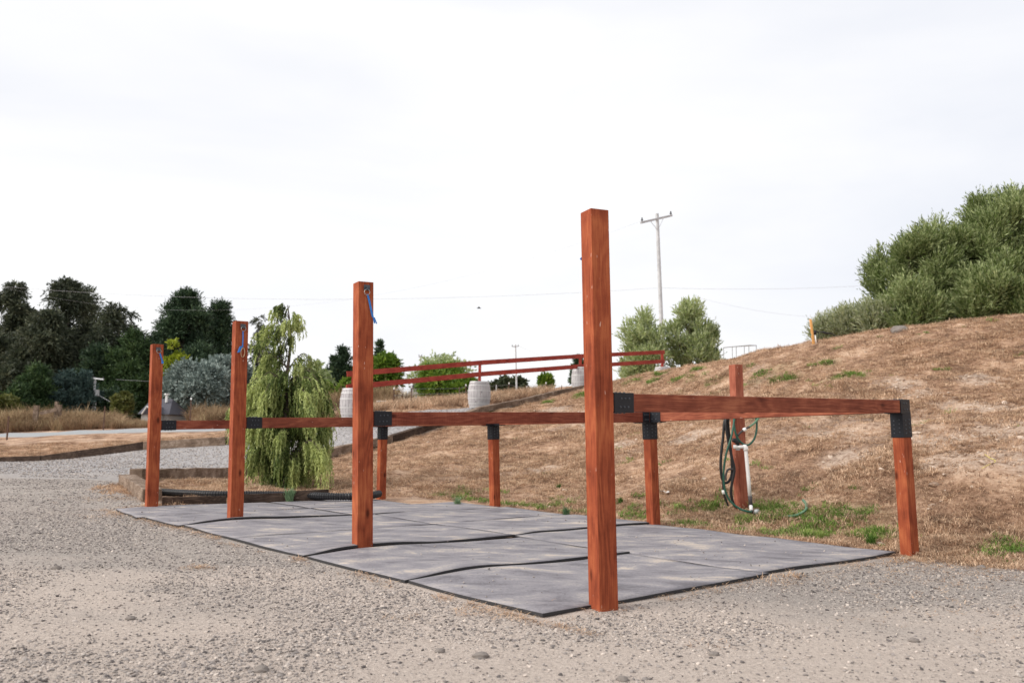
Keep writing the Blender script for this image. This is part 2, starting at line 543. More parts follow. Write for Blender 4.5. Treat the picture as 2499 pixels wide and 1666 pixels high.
def to_pad(x, y):
    dx, dy = np.asarray(x) - P4N[0], np.asarray(y) - P4N[1]
    return _MI[0, 0] * dx + _MI[0, 1] * dy, _MI[1, 0] * dx + _MI[1, 1] * dy


def from_pad(i, j):
    return P4N[0] + AX_A[0] * i + AX_B[0] * j, P4N[1] + AX_A[1] * i + AX_B[1] * j


def sstep(a, b, x):
    t = np.clip((np.asarray(x) - a) / (b - a), 0, 1)
    return t * t * (3 - 2 * t)


def pad_profile(i, j):
    z = -0.010 * (1 - sstep(-0.4, 0.15, j))
    for pi in (2.85, 5.35):
        z = z + 0.035 * np.exp(-((i - pi) / 0.35) ** 2 - ((j - 0.15) / 0.5) ** 2)
    z = z + 0.03 * np.exp(-((i - 1.45) / 0.5) ** 2 - ((j - 0.25) / 0.5) ** 2)
    z = z + 0.035 * (fbm(np.asarray(i) * 0.9, np.asarray(j) * 0.9, 2, 5) - 0.5)
    return z


def P3(u, v, y):
    p = at(u, v, y)
    return (p[0], p[1], p[2])


CTRL = [(x, y, 0.0) for x, y in ((-6, 1), (0, 1), (4, 1), (8, 2), (-12, 2), (-6, 4), (-10, 6), (-2, 3), (2, 3.5), (0, 5), (-3, 6), (3.6, 7.2), (-1.5, 7.2), (-3, 9.2), (-4.6, 10.8),
                                      (-7, 8), (-8, 11), (-13, 9), (-2, 12.7), (-0.1, 11.7), (1.7, 9.7), (0, 8.5), (-5.5, 12.5), (-6.5, 15), (-3.6, 13.6), (-5, 15), (-11, 15), (-16, 15), (-18, 20), (-30, 10), (-30, -10), (0, -10), (20, -10), (-8, 18))]
CTRL += [(6.0, 5.2, 0.12), (9, 5, 0.35), (4.9, 7.2, 0.12), (3.3, 9.6, 0.10), (14, 0, 0.5)]
CTRL += [P3(*t) for t in (
    (285, 1120, 16.3), (520, 1100, 18.8), (760, 1050, 22), (890, 1016, 24), (1010, 983, 25.5), (1080, 953, 27), (1150, 939, 28.5), (1250, 917, 30), (1340, 897, 31.7),
    (0, 1073, 26), (330, 1033, 26.5), (520, 1021, 26.3), (700, 992, 26.5), (813, 962, 26.3), (1100, 936, 29.6), (1330, 893, 33.2),
    (0, 1006, 42), (0, 996, 50), (340, 992, 42), (340, 983, 50), (560, 985, 44), (750, 962, 38), (-300, 1020, 45),
    (0, 985, 62), (340, 970, 62), (560, 972, 60), (880, 938, 38), (1000, 934, 36),
    (1050, 1095, 15.2), (1300, 1052, 17.5), (1200, 1130, 13.2), (700, 1112, 15.5), (850, 1085, 16.2), (950, 1060, 18.5), (1100, 1005, 22), (1420, 930, 25),
    (2352, 731, 19.5), (2100, 762, 19.5), (1900, 787, 20.5), (1700, 823, 23), (1600, 845, 25.5), (1520, 858, 28.5), (1430, 872, 31),
    (2352, 741, 23.5), (2000, 786, 24), (1850, 808, 25), (2352, 790, 30), (2000, 825, 32), (1700, 860, 36), (1550, 890, 40), (2352, 860, 60), (1900, 890, 60), (2700, 700, 22),
    (1200, 915, 45), (1150, 905, 80), (1300, 888, 82), (1430, 874, 84), (1600, 880, 100), (1000, 925, 62), (900, 930, 60),
    (1700, 985, 14.5), (2050, 965, 12.5), (2352, 945, 11.5), (1550, 1060, 13), (1400, 1120, 13.4), (1900, 1130, 9.8), (2250, 1130, 8.8), (2700, 1000, 9.0), (1950, 870, 16.5), (2300, 850, 15.5), (1550, 940, 19.5))]
CTRL += [(-40, 90, -1), (-60, 60, 0), (0, 120, 2), (60, 100, 4), (-100, 100, -2), (100, 60, 6), (-20, 110, -1), (60, 20, 7), (40, 40, 5.5), (60, -30, 2), (-60, 20, 0.3), (-60, -40, 0)]
for k in range(16):
    a = k * math.pi / 8
    CTRL.append((260 * math.cos(a), 260 * math.sin(a), 0.0))
CT = np.array(CTRL)


def _tps(r2):
    return 0.5 * r2 * np.log(r2 + 1e-9)


_n = len(CT)
_d2 = (CT[:, None, 0] - CT[None, :, 0]) ** 2 + (CT[:, None, 1] - CT[None, :, 1]) ** 2
_A = np.zeros((_n + 3, _n + 3))
_A[:_n, :_n] = _tps(_d2) + np.eye(_n) * 0.3
_A[:_n, _n] = 1
_A[:_n, _n + 1:] = CT[:, :2]
_A[_n:, :_n] = _A[:_n, _n:].T
_W = np.linalg.solve(_A, np.append(CT[:, 2], [0, 0, 0]))

# driveway, its two edges in plan
NEAR_EDGE = [on(280, 1118)[:2]] + [at(*t)[:2] for t in ((520, 1100, 18.8), (760, 1050, 22), (890, 1016, 24), (1010, 983, 25.5), (1080, 953, 27), (1150, 939, 28.5), (1340, 897, 31.7))]
FAR_EDGE = [at(*t)[:2] for t in ((-200, 1085, 25.6), (0, 1073, 26), (330, 1033, 26.5), (520, 1021, 26.3), (700, 992, 26.5), (813, 962, 27.2), (1100, 936, 30.4), (1330, 893, 34))]
DRIVE = np.array(NEAR_EDGE + FAR_EDGE[::-1] + [(-45.0, 26.0), (-45.0, 12.0), (-9.5, 13.2)])


def inside(poly, x, y):
    x, y = np.asarray(x, float), np.asarray(y, float)
    r = np.zeros(x.shape, bool)
    for k in range(len(poly)):
        x1, y1 = poly[k]
        x2, y2 = poly[(k + 1) % len(poly)]
        c = ((y1 > y) != (y2 > y)) & (x < (x2 - x1) * (y - y1) / (y2 - y1 + 1e-12) + x1)
        r ^= c
    return r


def edge_dist(poly, x, y):
    x, y = np.asarray(x, float), np.asarray(y, float)
    d = np.full(x.shape, 1e9)
    for k in range(len(poly)):
        p, q = np.array(poly[k]), np.array(poly[(k + 1) % len(poly)])
        e = q - p
        t = np.clip(((x - p[0]) * e[0] + (y - p[1]) * e[1]) / (e @ e), 0, 1)
        d = np.minimum(d, np.hypot(x - p[0] - e[0] * t, y - p[1] - e[1] * t))
    return d


def signed(poly, x, y):
    return np.where(inside(poly, x, y), 1, -1) * edge_dist(poly, x, y)


# the dust-and-gravel yard: everything in front of the pad and left of it, open to the driveway
YARD = np.array([(-45, -12), (9, -12), (9, 4.2), (5.4, 5.6), (4.0, 7.0), (3.55, 7.6), (2.3, 6.7), (0.8, 5.5), (-4.6, 10.6), (-5.0, 11.6), (-6.3, 13.2), (-8.3, 16.0), (-8.9, 17.6), (-12, 21), (-45, 21)])
ROADN = [at(*t)[:2] for t in ((-400, 1016, 41), (0, 1006, 42), (340, 992, 42), (700, 975, 42))]
ROADF = [at(*t)[:2] for t in ((-400, 1006, 49), (0, 996, 50), (340, 983, 50), (700, 970, 50))]
ROAD = np.array(ROADN + ROADF[::-1])


def masks(x, y):
    wob = (fbm(np.asarray(x) * 0.8, np.asarray(y) * 0.8, 3, 3) - 0.5) * 1.0
    gr = sstep(-0.35, 0.35, signed(YARD, x, y) + wob * 0.5)
    dr = sstep(-0.10, 0.10, signed(DRIVE, x, y))
    near = sstep(15.6, 18.2, np.asarray(y) + wob * 2 - np.asarray(x) * 0.05)
    dr = dr * near
    gr = np.maximum(gr, sstep(-0.1, 0.1, signed(DRIVE, x, y)))
    ro = sstep(-0.2, 0.2, signed(ROAD, x, y))
    return gr, dr, ro


def zt(x, y, micro=True):
    x, y = np.atleast_1d(np.asarray(x, float)), np.atleast_1d(np.asarray(y, float))
    z = np.full(x.shape, _W[_n]) + _W[_n + 1] * x + _W[_n + 2] * y
    for k in range(_n):
        z = z + _W[k] * _tps((x - CT[k, 0]) ** 2 + (y - CT[k, 1]) ** 2)
    far = sstep(170, 320, np.hypot(x, y))
    z = z * (1 - far) - 2 * far
    i, j = to_pad(x, y)
    # level yard and pad
    yd = sstep(-1.8, 0.3, signed(YARD, x, y))
    mi = sstep(-1.7, -0.05, i) * (1 - sstep(7.8, 9.0, i)) * sstep(-2.3, -0.5, j) * (1 - sstep(4.1, 4.9, j))
    z = z * (1 - np.maximum(mi, yd * 0.92))
    z = z + mi * (pad_profile(i, j) - 0.026)
    if micro:
        nearw = 1 - sstep(60, 120, np.hypot(x, y))
        g, d, r = masks(x, y)
        hillish = (1 - g) * (1 - mi) * nearw
        z = z + hillish * ((fbm(x * 1.3, y * 1.3, 3, 21) - 0.5) * 0.19 + (fbm(x * 3.4, y * 3.4, 2, 31) - 0.5) * 0.11 + (np.abs(fbm(x * 2.1, y * 2.6, 3, 51) - 0.5) * -0.30 + .03) * sstep(2, 6, x))
        z = z + (1 - mi) * g * nearw * (fbm(x * 1.1, y * 1.1, 3, 41) - 0.5) * 0.035
    return z


def zg(x, y):
    return float(zt(x, y)[0])


def hit(u, v, lift=0.0, t0=3.0, t1=60.0):
    """where the sight line first meets the ground"""
    d = ray(u * K, v * K)
    t = t0 * (t1 / t0) ** np.linspace(0, 1, 500)
    h = CAM_H + d[2] * t - zt(d[0] * t, t) - lift
    k = np.nonzero(h < 0)[0]
    t = t[k[0]] if len(k) else t1
    return np.array([d[0] * t, t, CAM_H + d[2] * t])


def axis(segs):
    out = [segs[0][0]]
    for a, b, st in segs:
        k = max(1, int(round((b - a) / st)))
        out += list(np.linspace(a, b, k + 1)[1:])
    return np.array(out)


GX = axis([(-900, -200, 70), (-200, -60, 7), (-60, -20, 1.0), (-20, -9, 0.25), (-9, 12, 0.11), (12, 24, 0.3), (24, 60, 1.2), (60, 200, 7), (200, 900, 70)])
GY = axis([(-300, -20, 40), (-20, 1.5, 1.5), (1.5, 16, 0.11), (16, 34, 0.2), (34, 60, 0.7), (60, 120, 2), (120, 300, 12), (300, 1500, 100)])
XX, YY = np.meshgrid(GX, GY)
ZZ = zt(XX.ravel(), YY.ravel()).reshape(XX.shape)
GRm, DRm, ROm = masks(XX.ravel(), YY.ravel())

# bare sandy patches and green patches on the slope (x, y, radius)
SANDP = [(*hit(u, v)[:2], r) for u, v, d, r in ((2215, 925, 13.2, 0.55), (2100, 905, 14.2, 0.45), (2330, 985, 11, 0.6), (2060, 880, 16, 0.5), (2300, 940, 12.5, 0.5), (1420, 1025, 16, 0.5), (1280, 945, 24, .7), (2250, 870, 15, .5),
                                                  (1330, 955, 23, 0.7), (1900, 1000, 12.5, .45), (2150, 1010, 11.5, .5), (1250, 1080, 15, .5), (2340, 1050, 9.5, .5), (1950, 1060, 11, .4), (1600, 1010, 15, .5), (2200, 1060, 10, .5))]
GREENP = [(*hit(u, v)[:2], r) for u, v, d, r in ((1790, 850, 19.5, 0.42), (1800, 868, 18.8, 0.4), (1890, 838, 19.5, 0.42), (1880, 845, 19, 0.3), (1730, 880, 18.5, 0.3), (1640, 875, 20, .35), (1660, 868, 20, .3), (1560, 872, 23, .4), (1500, 880, 24, .4), (1600, 868, 21, .4),
                                                   (1120, 945, 26.0, 0.4), (1290, 905, 29, .4), (1240, 912, 28.4, .4), (1340, 905, 28, 0.5), (1830, 870, 18, .3), (1750, 865, 19, .25), (1960, 860, 17.5, .4), (1450, 878, 27, .5), (1380, 890, 28, .4), (1260, 925, 27, .3),
                                                   (1520, 860, 26, .4), (1600, 850, 24, .3), (1920, 870, 17, .3))]
# wetter flat ground round the tap
GREENF = [(*hit(u, v)[:2], r) for u, v, r in ((1650, 1178, 0.55), (1720, 1190, 0.5), (1600, 1195, 0.4), (1690, 1205, 0.45), (1760, 1208, 0.5), (1830, 1185, 0.4), (1860, 1200, 0.45), (1780, 1170, .35), (1700, 1165, .4), (1640, 1172, .3), (1900, 1205, .4), (1850, 1218, .35),
                                                   (1990, 1225, .4), (2010, 1240, .3), (2290, 1270, .35), (1425, 1170, .16), (1885, 1232, .25), (1990, 1185, .3), (1930, 1180, .3), (2350, 1270, .4))]


def patch_mask(pl, x, y):
    g = np.zeros(np.shape(x))
    for px, py, r in pl:
        d = np.hypot(np.asarray(x) - px, (np.asarray(y) - py) * 0.8)
        g = np.maximum(g, 1 - sstep(r * 0.5, r * 1.2, d))
    return g


def dust_field(x, y):
    # paler trodden dust: a band at lower right and in front of the mats; greyer stone at left
    s = 0.56 + 0.32 * sstep(0.2, 2.2, np.asarray(x) + 2.4) * (1 - sstep(3.6, 5.6, np.asarray(y) - 0.15 * np.asarray(x)))
    s = s - 0.24 * sstep(5.0, 7.5, np.asarray(y)) - 0.25 * sstep(0.8, 2.2, np.asarray(x)) * sstep(3.3, 4.4, y)
    s = s + 0.16 * (1 - sstep(2.6, 4.4, y))
    return s


def sheet(name, keep):
    idx = -np.ones(XX.size, int)
    nx = len(GX)
    jj, ii = np.nonzero(keep)
    q = np.stack([jj * nx + ii, jj * nx + ii + 1, (jj + 1) * nx + ii + 1, (jj + 1) * nx + ii], 1)
    used = np.unique(q)
    idx[used] = np.arange(len(used))
    me = bpy.data.meshes.new(name)
    co = np.stack([XX.ravel()[used], YY.ravel()[used], ZZ.ravel()[used]], 1)
    me.vertices.add(len(co))
    me.vertices.foreach_set('co', co.ravel())
    me.loops.add(q.size)
    me.loops.foreach_set('vertex_index', idx[q].ravel())
    me.polygons.add(len(q))
    me.polygons.foreach_set('loop_start', np.arange(len(q)) * 4)
    me.update()
    me.validate()
    me.polygons.foreach_set('use_smooth', [True] * len(q))
    x, y = co[:, 0], co[:, 1]
    i, j = to_pad(x, y)
    for nm, v in (('gravel', GRm[used]), ('drive', DRm[used]), ('road', ROm[used]), ('dust', dust_field(x, y)),
                  ('sand', np.maximum(patch_mask(SANDP, x, y), 0.5 * sstep(0.62, 0.7, fbm(x * 0.5, y * 0.5, 3, 91)))), ('green', np.maximum(patch_mask(GREENP, x, y), patch_mask(GREENF, x, y)))):
        a = me.attributes.new(nm, 'FLOAT', 'POINT')
        a.data.foreach_set('value', np.asarray(v, np.float32))
    me.materials.append(M['earth'])
    o = bpy.data.objects.new(name, me)
    COL.objects.link(o)
    return tag(o, kind='structure')


cx = (XX[:-1, :-1] + XX[1:, 1:]) / 2
cy = (YY[:-1, :-1] + YY[1:, 1:]) / 2
g_, d_, r_ = masks(cx.ravel(), cy.ravel())
g_, d_, r_ = g_.reshape(cx.shape), d_.reshape(cx.shape), r_.reshape(cx.shape)
kr = r_ > 0.5
kd = (d_ > 0.5) & ~kr
ky = (g_ > 0.5) & ~kr & ~kd
sheet('road', kr)
sheet('driveway', kd)
sheet('gravel_yard', ky)
sheet('ground', ~(kr | kd | ky))


# ------------------------------------------------------------------ scatter
def scatter(name, protos, pts, scl, rot, pidx, material, **tg):
    """protos: list of (verts, faces, tip) ; one object, its points carry the protos"""
    vs, fs, pid, tip = [], [], [], []
    for k, (pv, pf, pt) in enumerate(protos):
        o = len(vs)
        vs += list(pv)
        fs += [tuple(i + o for i in f) for f in pf]
        pid += [k + 1] * len(pv)
        tip += list(pt)
    np_ = len(vs)
    n_ = len(pts)
    me = bpy.data.meshes.new(name)
    me.from_pydata(vs + [tuple(p) for p in pts], [], fs)
    me.materials.append(material)
    for nm, typ, arr in (('pid', 'INT', np.concatenate([pid, np.zeros(n_)]).astype(np.int32)), ('pidx', 'INT', np.concatenate([-np.ones(np_), pidx]).astype(np.int32)),
                         ('tip', 'FLOAT', np.concatenate([tip, np.zeros(n_)]).astype(np.float32))):
        a = me.attributes.new(nm, typ, 'POINT')
        a.data.foreach_set('value', arr)
    for nm, arr in (('scl', scl), ('rot', rot)):
        a = me.attributes.new(nm, 'FLOAT_VECTOR', 'POINT')
        a.data.foreach_set('vector', np.concatenate([np.zeros((np_, 3)), arr]).astype(np.float32).ravel())
    o = bpy.data.objects.new(name, me)
    COL.objects.link(o)
    ng = bpy.data.node_groups.new(name, 'GeometryNodeTree')
    ng.interface.new_socket(name='Geometry', in_out='INPUT', socket_type='NodeSocketGeometry')
    ng.interface.new_socket(name='Geometry', in_out='OUTPUT', socket_type='NodeSocketGeometry')
    L = ng.links.new
    gi, go = ng.nodes.new('NodeGroupInput'), ng.nodes.new('NodeGroupOutput')

    def attr(nm, typ):
        a = ng.nodes.new('GeometryNodeInputNamedAttribute')
        a.data_type = typ
        a.inputs['Name'].default_value = nm
        return a.outputs['Attribute']

    def eq(sock, val):
        c = ng.nodes.new('FunctionNodeCompare')
        c.data_type = 'INT'
        c.operation = 'EQUAL'
        L(sock, c.inputs[2])
        c.inputs[3].default_value = val
        return c.outputs[0]

    def sep(sel):
        s_ = ng.nodes.new('GeometryNodeSeparateGeometry')
        s_.domain = 'POINT'
        L(gi.outputs[0], s_.inputs[0])
        L(sel, s_.inputs[1])
        return s_.outputs[0]
    pid_s, pidx_s, scl_s, rot_s = attr('pid', 'INT'), attr('pidx', 'INT'), attr('scl', 'FLOAT_VECTOR'), attr('rot', 'FLOAT_VECTOR')
    points = sep(eq(pid_s, 0))
    jn = ng.nodes.new('GeometryNodeJoinGeometry')
    for k in range(len(protos)):
        ip = ng.nodes.new('GeometryNodeInstanceOnPoints')
        L(points, ip.inputs['Points'])
        L(eq(pidx_s, k), ip.inputs['Selection'])
        L(sep(eq(pid_s, k + 1)), ip.inputs['Instance'])
        L(rot_s, ip.inputs['Rotation'])
        L(scl_s, ip.inputs['Scale'])
        L(ip.outputs[0], jn.inputs[0])
    L(jn.outputs[0], go.inputs[0])
    md = o.modifiers.new('scatter', 'NODES')
    md.node_group = ng
    return tag(o, kind='stuff', **tg)


def tuft_proto(rng, nb, spread, h, w, lean, bend=0.5):
    """blades around the origin, each a bent strip"""
    vs, fs, tip = [], [], []
    for _ in range(nb):
        a = rng.uniform(0, 2 * math.pi)
        r = spread * math.sqrt(rng.uniform())
        bx, by = r * math.cos(a), r * math.sin(a)
        a2 = rng.uniform(0, 2 * math.pi)
        hh = h * rng.uniform(0.5, 1.1)
        ln = lean * rng.uniform(0.3, 1.3)
        dx, dy = math.cos(a2), math.sin(a2)
        px, py = -dy * w / 2, dx * w / 2
        o = len(vs)
        m = (bx + dx * ln * hh * bend, by + dy * ln * hh * bend, hh * 0.6)
        e = (bx + dx * ln * hh, by + dy * ln * hh, hh * rng.uniform(0.6, 1.0))
        vs += [(bx - px, by - py, -0.01 * h), (bx + px, by + py, -0.01 * h), (m[0] + px * .8, m[1] + py * .8, m[2]), (m[0] - px * .8, m[1] - py * .8, m[2]), e]
        fs += [(o, o + 1, o + 2, o + 3), (o + 3, o + 2, o + 4)]
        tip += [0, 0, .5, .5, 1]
    return vs, fs, tip


def pebble_proto(rng):
    bm = bmesh.new()
    bmesh.ops.create_icosphere(bm, subdivisions=1, radius=0.5)
    for v in bm.verts:
        v.co *= rng.uniform(0.72, 1.15)
    vs = [tuple(v.co) for v in bm.verts]
    fs = [tuple(v.index for v in f.verts) for f in bm.faces]
    bm.free()
    return vs, fs, [0] * len(vs)


def normals_rot(n_, rng, tilt=0.15):
    return np.stack([rng.normal(0, tilt, n_), rng.normal(0, tilt, n_), rng.uniform(0, 2 * math.pi, n_)], 1)


def in_view(x, y, margin=0.08):
    return (np.abs(x) < (0.625 + margin) * y + 0.6) & (y > 1.6)


# pebbles: dense near, thinning with distance
n_try = 520000
y = 2.2 + (15.5 - 2.2) * RG.uniform(size=n_try) ** 1.25
x = RG.uniform(-0.72, 0.72, n_try) * y
g, d, r = masks(x, y)
i, j = to_pad(x, y)
inpad = (i > 0.02) & (i < 7.7) & (j > -0.42) & (j < 4.05)
cl_ = fbm(x * 1.1, y * 1.1, 4, 60)
dens = np.clip(0.30 + 0.8 * (0.72 - dust_field(x, y)) + (cl_ - 0.5) * 2.2, 0.12, 0.85) * (g > 0.35)
edgeb = np.exp(-((j + 0.5) / 0.15) ** 2) * (i > -0.4) * (i < 7.8)
keep = (~inpad) & (RG.uniform(size=n_try) < np.clip(dens + edgeb * 0.3, 0, 1))
x, y = x[keep], y[keep]
nn = len(x)
s = np.clip(RG.lognormal(math.log(0.0080), 0.5, nn), 0.0035, 0.026) * (1 + 0.04 * (y - 4).clip(0))
z = zt(x, y) + s * 0.12
scl = np.stack([s * RG.uniform(0.8, 1.35, nn), s * RG.uniform(0.8, 1.2, nn), s * RG.uniform(0.35, 0.65, nn)], 1)
scatter('gravel', [pebble_proto(RG) for _ in range(5)], np.stack([x, y, z], 1), scl, np.stack([RG.normal(0, .3, nn), RG.normal(0, .3, nn), RG.uniform(0, 6.28, nn)], 1), RG.integers(0, 5, nn), M['pebble'],
        label='loose grey crushed stone lying over the dusty yard', cat='gravel')

nn = 900
i, j = RG.uniform(0.1, 7.5, nn), RG.uniform(-0.36, 3.85, nn)
kk = fbm(i * 1.2, j * 1.2, 3, 19) > 0.46
i, j = i[kk], j[kk]
nn = len(i)
x, y = from_pad(i, j)
s = np.clip(RG.lognormal(math.log(0.008), 0.5, nn), 0.004, 0.022)
s = s * 1.15
scatter('grit', [pebble_proto(RG) for _ in range(3)], np.stack([x, y, pad_profile(i, j) + 0.006 + s * .2], 1), np.stack([s, s * .8, s * .6], 1), normals_rot(nn, RG, .3), RG.integers(0, 3, nn), M['pebble'],
        label='grit and small stones strewn over the rubber mats', cat='grit')

# coarser stone on the driveway
n_try = 60000
y = RG.uniform(14, 30, n_try)
x = RG.uniform(-0.72, 0.05, n_try) * y
g, d, r = masks(x, y)
keep = (d > 0.6)
x, y = x[keep], y[keep]
nn = len(x)
s = np.clip(RG.lognormal(math.log(0.023), 0.38, nn), 0.012, 0.055)
z = zt(x, y) + s * 0.1
scl = np.stack([s, s * RG.uniform(.7, 1.2, nn), s * 0.6], 1)
scatter('driveway_gravel', [pebble_proto(RG) for _ in range(4)], np.stack([x, y, z], 1), scl, normals_rot(nn, RG, .3), RG.integers(0, 4, nn), M['pebble'],
        label='crushed grey stone covering the sloping driveway', cat='gravel')

# short dry grass
protos = [tuft_proto(RG, 16, 0.085, 0.045, 0.006, 1.6) for _ in range(4)] + [tuft_proto(RG, 18, 0.10, 0.075, 0.006, 1.0) for _ in range(2)]
n_try = 460000
t = RG.uniform(size=n_try)
y = 5 + (36 - 5) * t ** 1.15
x = RG.uniform(-0.74, 0.74, n_try) * y
g, d, r = masks(x, y)
i, j = to_pad(x, y)
inpad = (i > -0.02) & (i < 7.7) & (j > -0.42) & (j < 4.05)
sandm = patch_mask(SANDP, x, y)
cl_ = fbm(x * 0.9, y * 0.9, 4, 70)
dens = (1 - g) * (1 - 0.8 * sandm) * np.clip(0.55 + (cl_ - 0.45) * 3.0, 0.22, 1)
keep = (~inpad) & (d < 0.3) & (RG.uniform(size=n_try) < dens)
x, y = x[keep], y[keep]
nn = len(x)
big = fbm(x * 1.7, y * 1.7, 3, 77)
s = RG.uniform(0.45, 1.25, nn) * (0.34 + 0.8 * big) * (1 + 0.022 * (y - 8).clip(0))
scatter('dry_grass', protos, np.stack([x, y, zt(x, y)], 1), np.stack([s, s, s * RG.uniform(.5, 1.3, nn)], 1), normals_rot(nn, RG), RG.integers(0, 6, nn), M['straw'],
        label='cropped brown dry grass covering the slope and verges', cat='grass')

# straw litter along the mats' edge and here and there on the yard
n1 = 1500
i = RG.uniform(-0.4, 7.8, n1)
j = -0.40 - np.abs(RG.normal(0, 0.07, n1))
k2 = RG.uniform(size=n1) < 0.25
i2 = np.where(k2, RG.normal(0.0, 0.10, n1), i)
j2 = np.where(k2, RG.uniform(-0.3, 3.9, n1), j)
x, y = from_pad(i2, j2)
clus = fbm(x * 2.3, y * 2.3, 2, 15) > 0.5
x, y = x[clus], y[clus]
ex = []
for u, v, r_, c_ in ((455, 1300, .07, 60), (1120, 1395, .12, 50), (910, 1405, .06, 12), (1385, 1385, .13, 60), (1650, 1480, .05, 8), (2100, 1300, .5, 160), (2250, 1310, .6, 420), (2350, 1290, .4, 300), (2130, 1285, .3, 160), (1430, 1345, .08, 20), (1850, 1330, .3, 40), (300, 1180, .3, 120), (330, 1160, .3, 120), (360, 1195, .2, 40), (2050, 1360, .5, 60), (2300, 1420, .5, 60), (1200, 1380, .1, 30), (280, 1145, .35, 200)):
    c = on(u, v)
    for _ in range(c_):
        ex.append((c[0] + RG.normal(0, r_), c[1] + RG.normal(0, r_ * .8)))
ex = np.array(ex)
x, y = np.append(x, ex[:, 0]), np.append(y, ex[:, 1])
nn = len(x)
bits = []
for k in range(3):
    L_, w_ = (0.05, 0.0035), None
    v_, f_, t_ = tuft_proto(RG, 5, 0.03, 0.012, 0.003, 4.0)
    bits.append((v_, f_, t_))
s = RG.uniform(.6, 1.3, nn)
scatter('straw_litter', bits, np.stack([x, y, zt(x, y) + .008], 1), np.stack([s, s, s], 1), normals_rot(nn, RG), RG.integers(0, 3, nn), M['straw'],
        label='wisps of dry straw blown along the edges of the rubber mats', cat='straw')

# clods of bare soil in the pale patches
pts = []
for px, py, r_ in SANDP:
    for _ in range(int(70 * r_ / .5)):
        pts.append((px + RG.normal(0, r_ * .6), py + RG.normal(0, r_ * .7)))
for _ in range(700):
    yy = RG.uniform(8, 24)
    pts.append((RG.uniform(-.1, .66) * yy, yy))
pts = np.array(pts)
g, d, r = masks(pts[:, 0], pts[:, 1])
i, j = to_pad(pts[:, 0], pts[:, 1])
pts = pts[(g < .3) & ~((i > -0.02) & (i < 7.7) & (j > -0.42) & (j < 4.1))]
nn = len(pts)
s = np.clip(RG.lognormal(math.log(0.034), 0.5, nn), 0.012, 0.12)
scatter('soil_clods', [pebble_proto(RG) for _ in range(4)], np.column_stack([pts, zt(pts[:, 0], pts[:, 1])]), np.stack([s * 1.3, s, s * .6], 1), normals_rot(nn, RG, .3), RG.integers(0, 4, nn), M['clod'],
        label='pale clods of dry soil lying in the bare patches of the slope', cat='soil')

# green grass
gp = [tuft_proto(RG, 22, 0.07, 0.07, 0.007, 0.8) for _ in range(4)]
pts = []
for pl, den in ((GREENP, 60), (GREENF, 62)):
    for px, py, r_ in pl:
        sp_ = .30 if den < 100 else .42
        for _ in range(int(den * r_ / 0.4)):
            pts.append((px + RG.normal(0, r_ * sp_), py + RG.normal(0, r_ * sp_ * 1.2)))
for _ in range(70):          # small isolated tufts all over the slope
    yy = RG.uniform(9, 22)
    cx0, cy0 = RG.uniform(.0, .64) * yy, yy
    for _k in range(int(RG.integers(2, 7))):
        pts.append((cx0 + RG.normal(0, .07), cy0 + RG.normal(0, .07)))
for _ in range(600):        # stray green along the toe
    ii, jj = RG.uniform(-1.0, 7.5), 4.2 + abs(RG.normal(0, .35))
    pts.append(from_pad(ii, jj))
pts = np.array(pts)
i, j = to_pad(pts[:, 0], pts[:, 1])
cl_ = fbm(pts[:, 0] * 2.5, pts[:, 1] * 2.5, 3, 17)
ok = ~((i > -0.02) & (i < 7.7) & (j > -0.42) & (j < 4.08)) & (cl_ > 0.46)
pts = pts[ok]
nn = len(pts)
s = RG.uniform(.5, 1.2, nn) * (1 + 0.03 * (pts[:, 1] - 8).clip(0))
scatter('green_grass', gp, np.column_stack([pts, zt(pts[:, 0], pts[:, 1])]), np.stack([s, s, s * RG.uniform(.5, 1.1, nn)], 1), normals_rot(nn, RG), RG.integers(0, 4, nn), M['greengrass'],
        label='patches of green grass on the slope and round the water tap', cat='grass')

# tall dry grass in the field beyond the road
tp = [tuft_proto(RG, 34, 0.35, 1.0, 0.022, 0.75, 0.35) for _ in range(5)]
n_try = 12000
y = RG.uniform(50.8, 68, n_try)
x = RG.uniform(-0.74, -0.14, n_try) * y
cl_ = fbm(x * .22, y * .2, 4, 7)
keep = cl_ > 0.32
x, y, cl_ = x[keep], y[keep], cl_[keep]
nn = len(x)
s = RG.uniform(.6, 1.4, nn) * (0.30 + 1.7 * (cl_ - .3)) * 1.35
s = np.where((x / y > -.475) & (x / y < -.385), s * .6, s)
hid = (x / y > -.475) & (x / y < -.385) & (y > 59)
x, y, s = x[~hid], y[~hid], s[~hid]
nn = len(x)
scatter('tall_dry_grass', tp, np.stack([x, y, zt(x, y)], 1), np.stack([s, s, s * 1.0], 1), normals_rot(nn, RG, .12) + np.array([0, .18, 0]), RG.integers(0, 5, nn), M['tall'],
        label='tall brown dry grass waving in the field beyond the road', cat='grass')
# lower rank grass behind the driveway in the middle
n_try = 9000
y = RG.uniform(31, 60, n_try)
x = RG.uniform(-0.24, 0.12, n_try) * y
g, d, r = masks(x, y)
cl_ = fbm(x * .4, y * .4, 3, 9)
keep = (d < .1) & (g < .3) & (cl_ > .38) & (x < -0.1 * y + 5.0)
x, y, cl_ = x[keep], y[keep], cl_[keep]
nn = len(x)
s = RG.uniform(.2, .55, nn)
scatter('rank_grass', tp, np.stack([x, y, zt(x, y)], 1), np.stack([s * 1.4, s * 1.4, s], 1), normals_rot(nn, RG, .12), RG.integers(0, 5, nn), M['straw'],
        label='rank dry grass behind the driveway along the wire fence', cat='grass')

#@@REST
# ------------------------------------------------------------------ the hitching rail: posts, rails, brackets
def unit2(th):
    t = math.radians(th)
    return np.array([math.cos(t), math.sin(t)]), np.array([-math.sin(t), math.cos(t)])


POSTS = {}


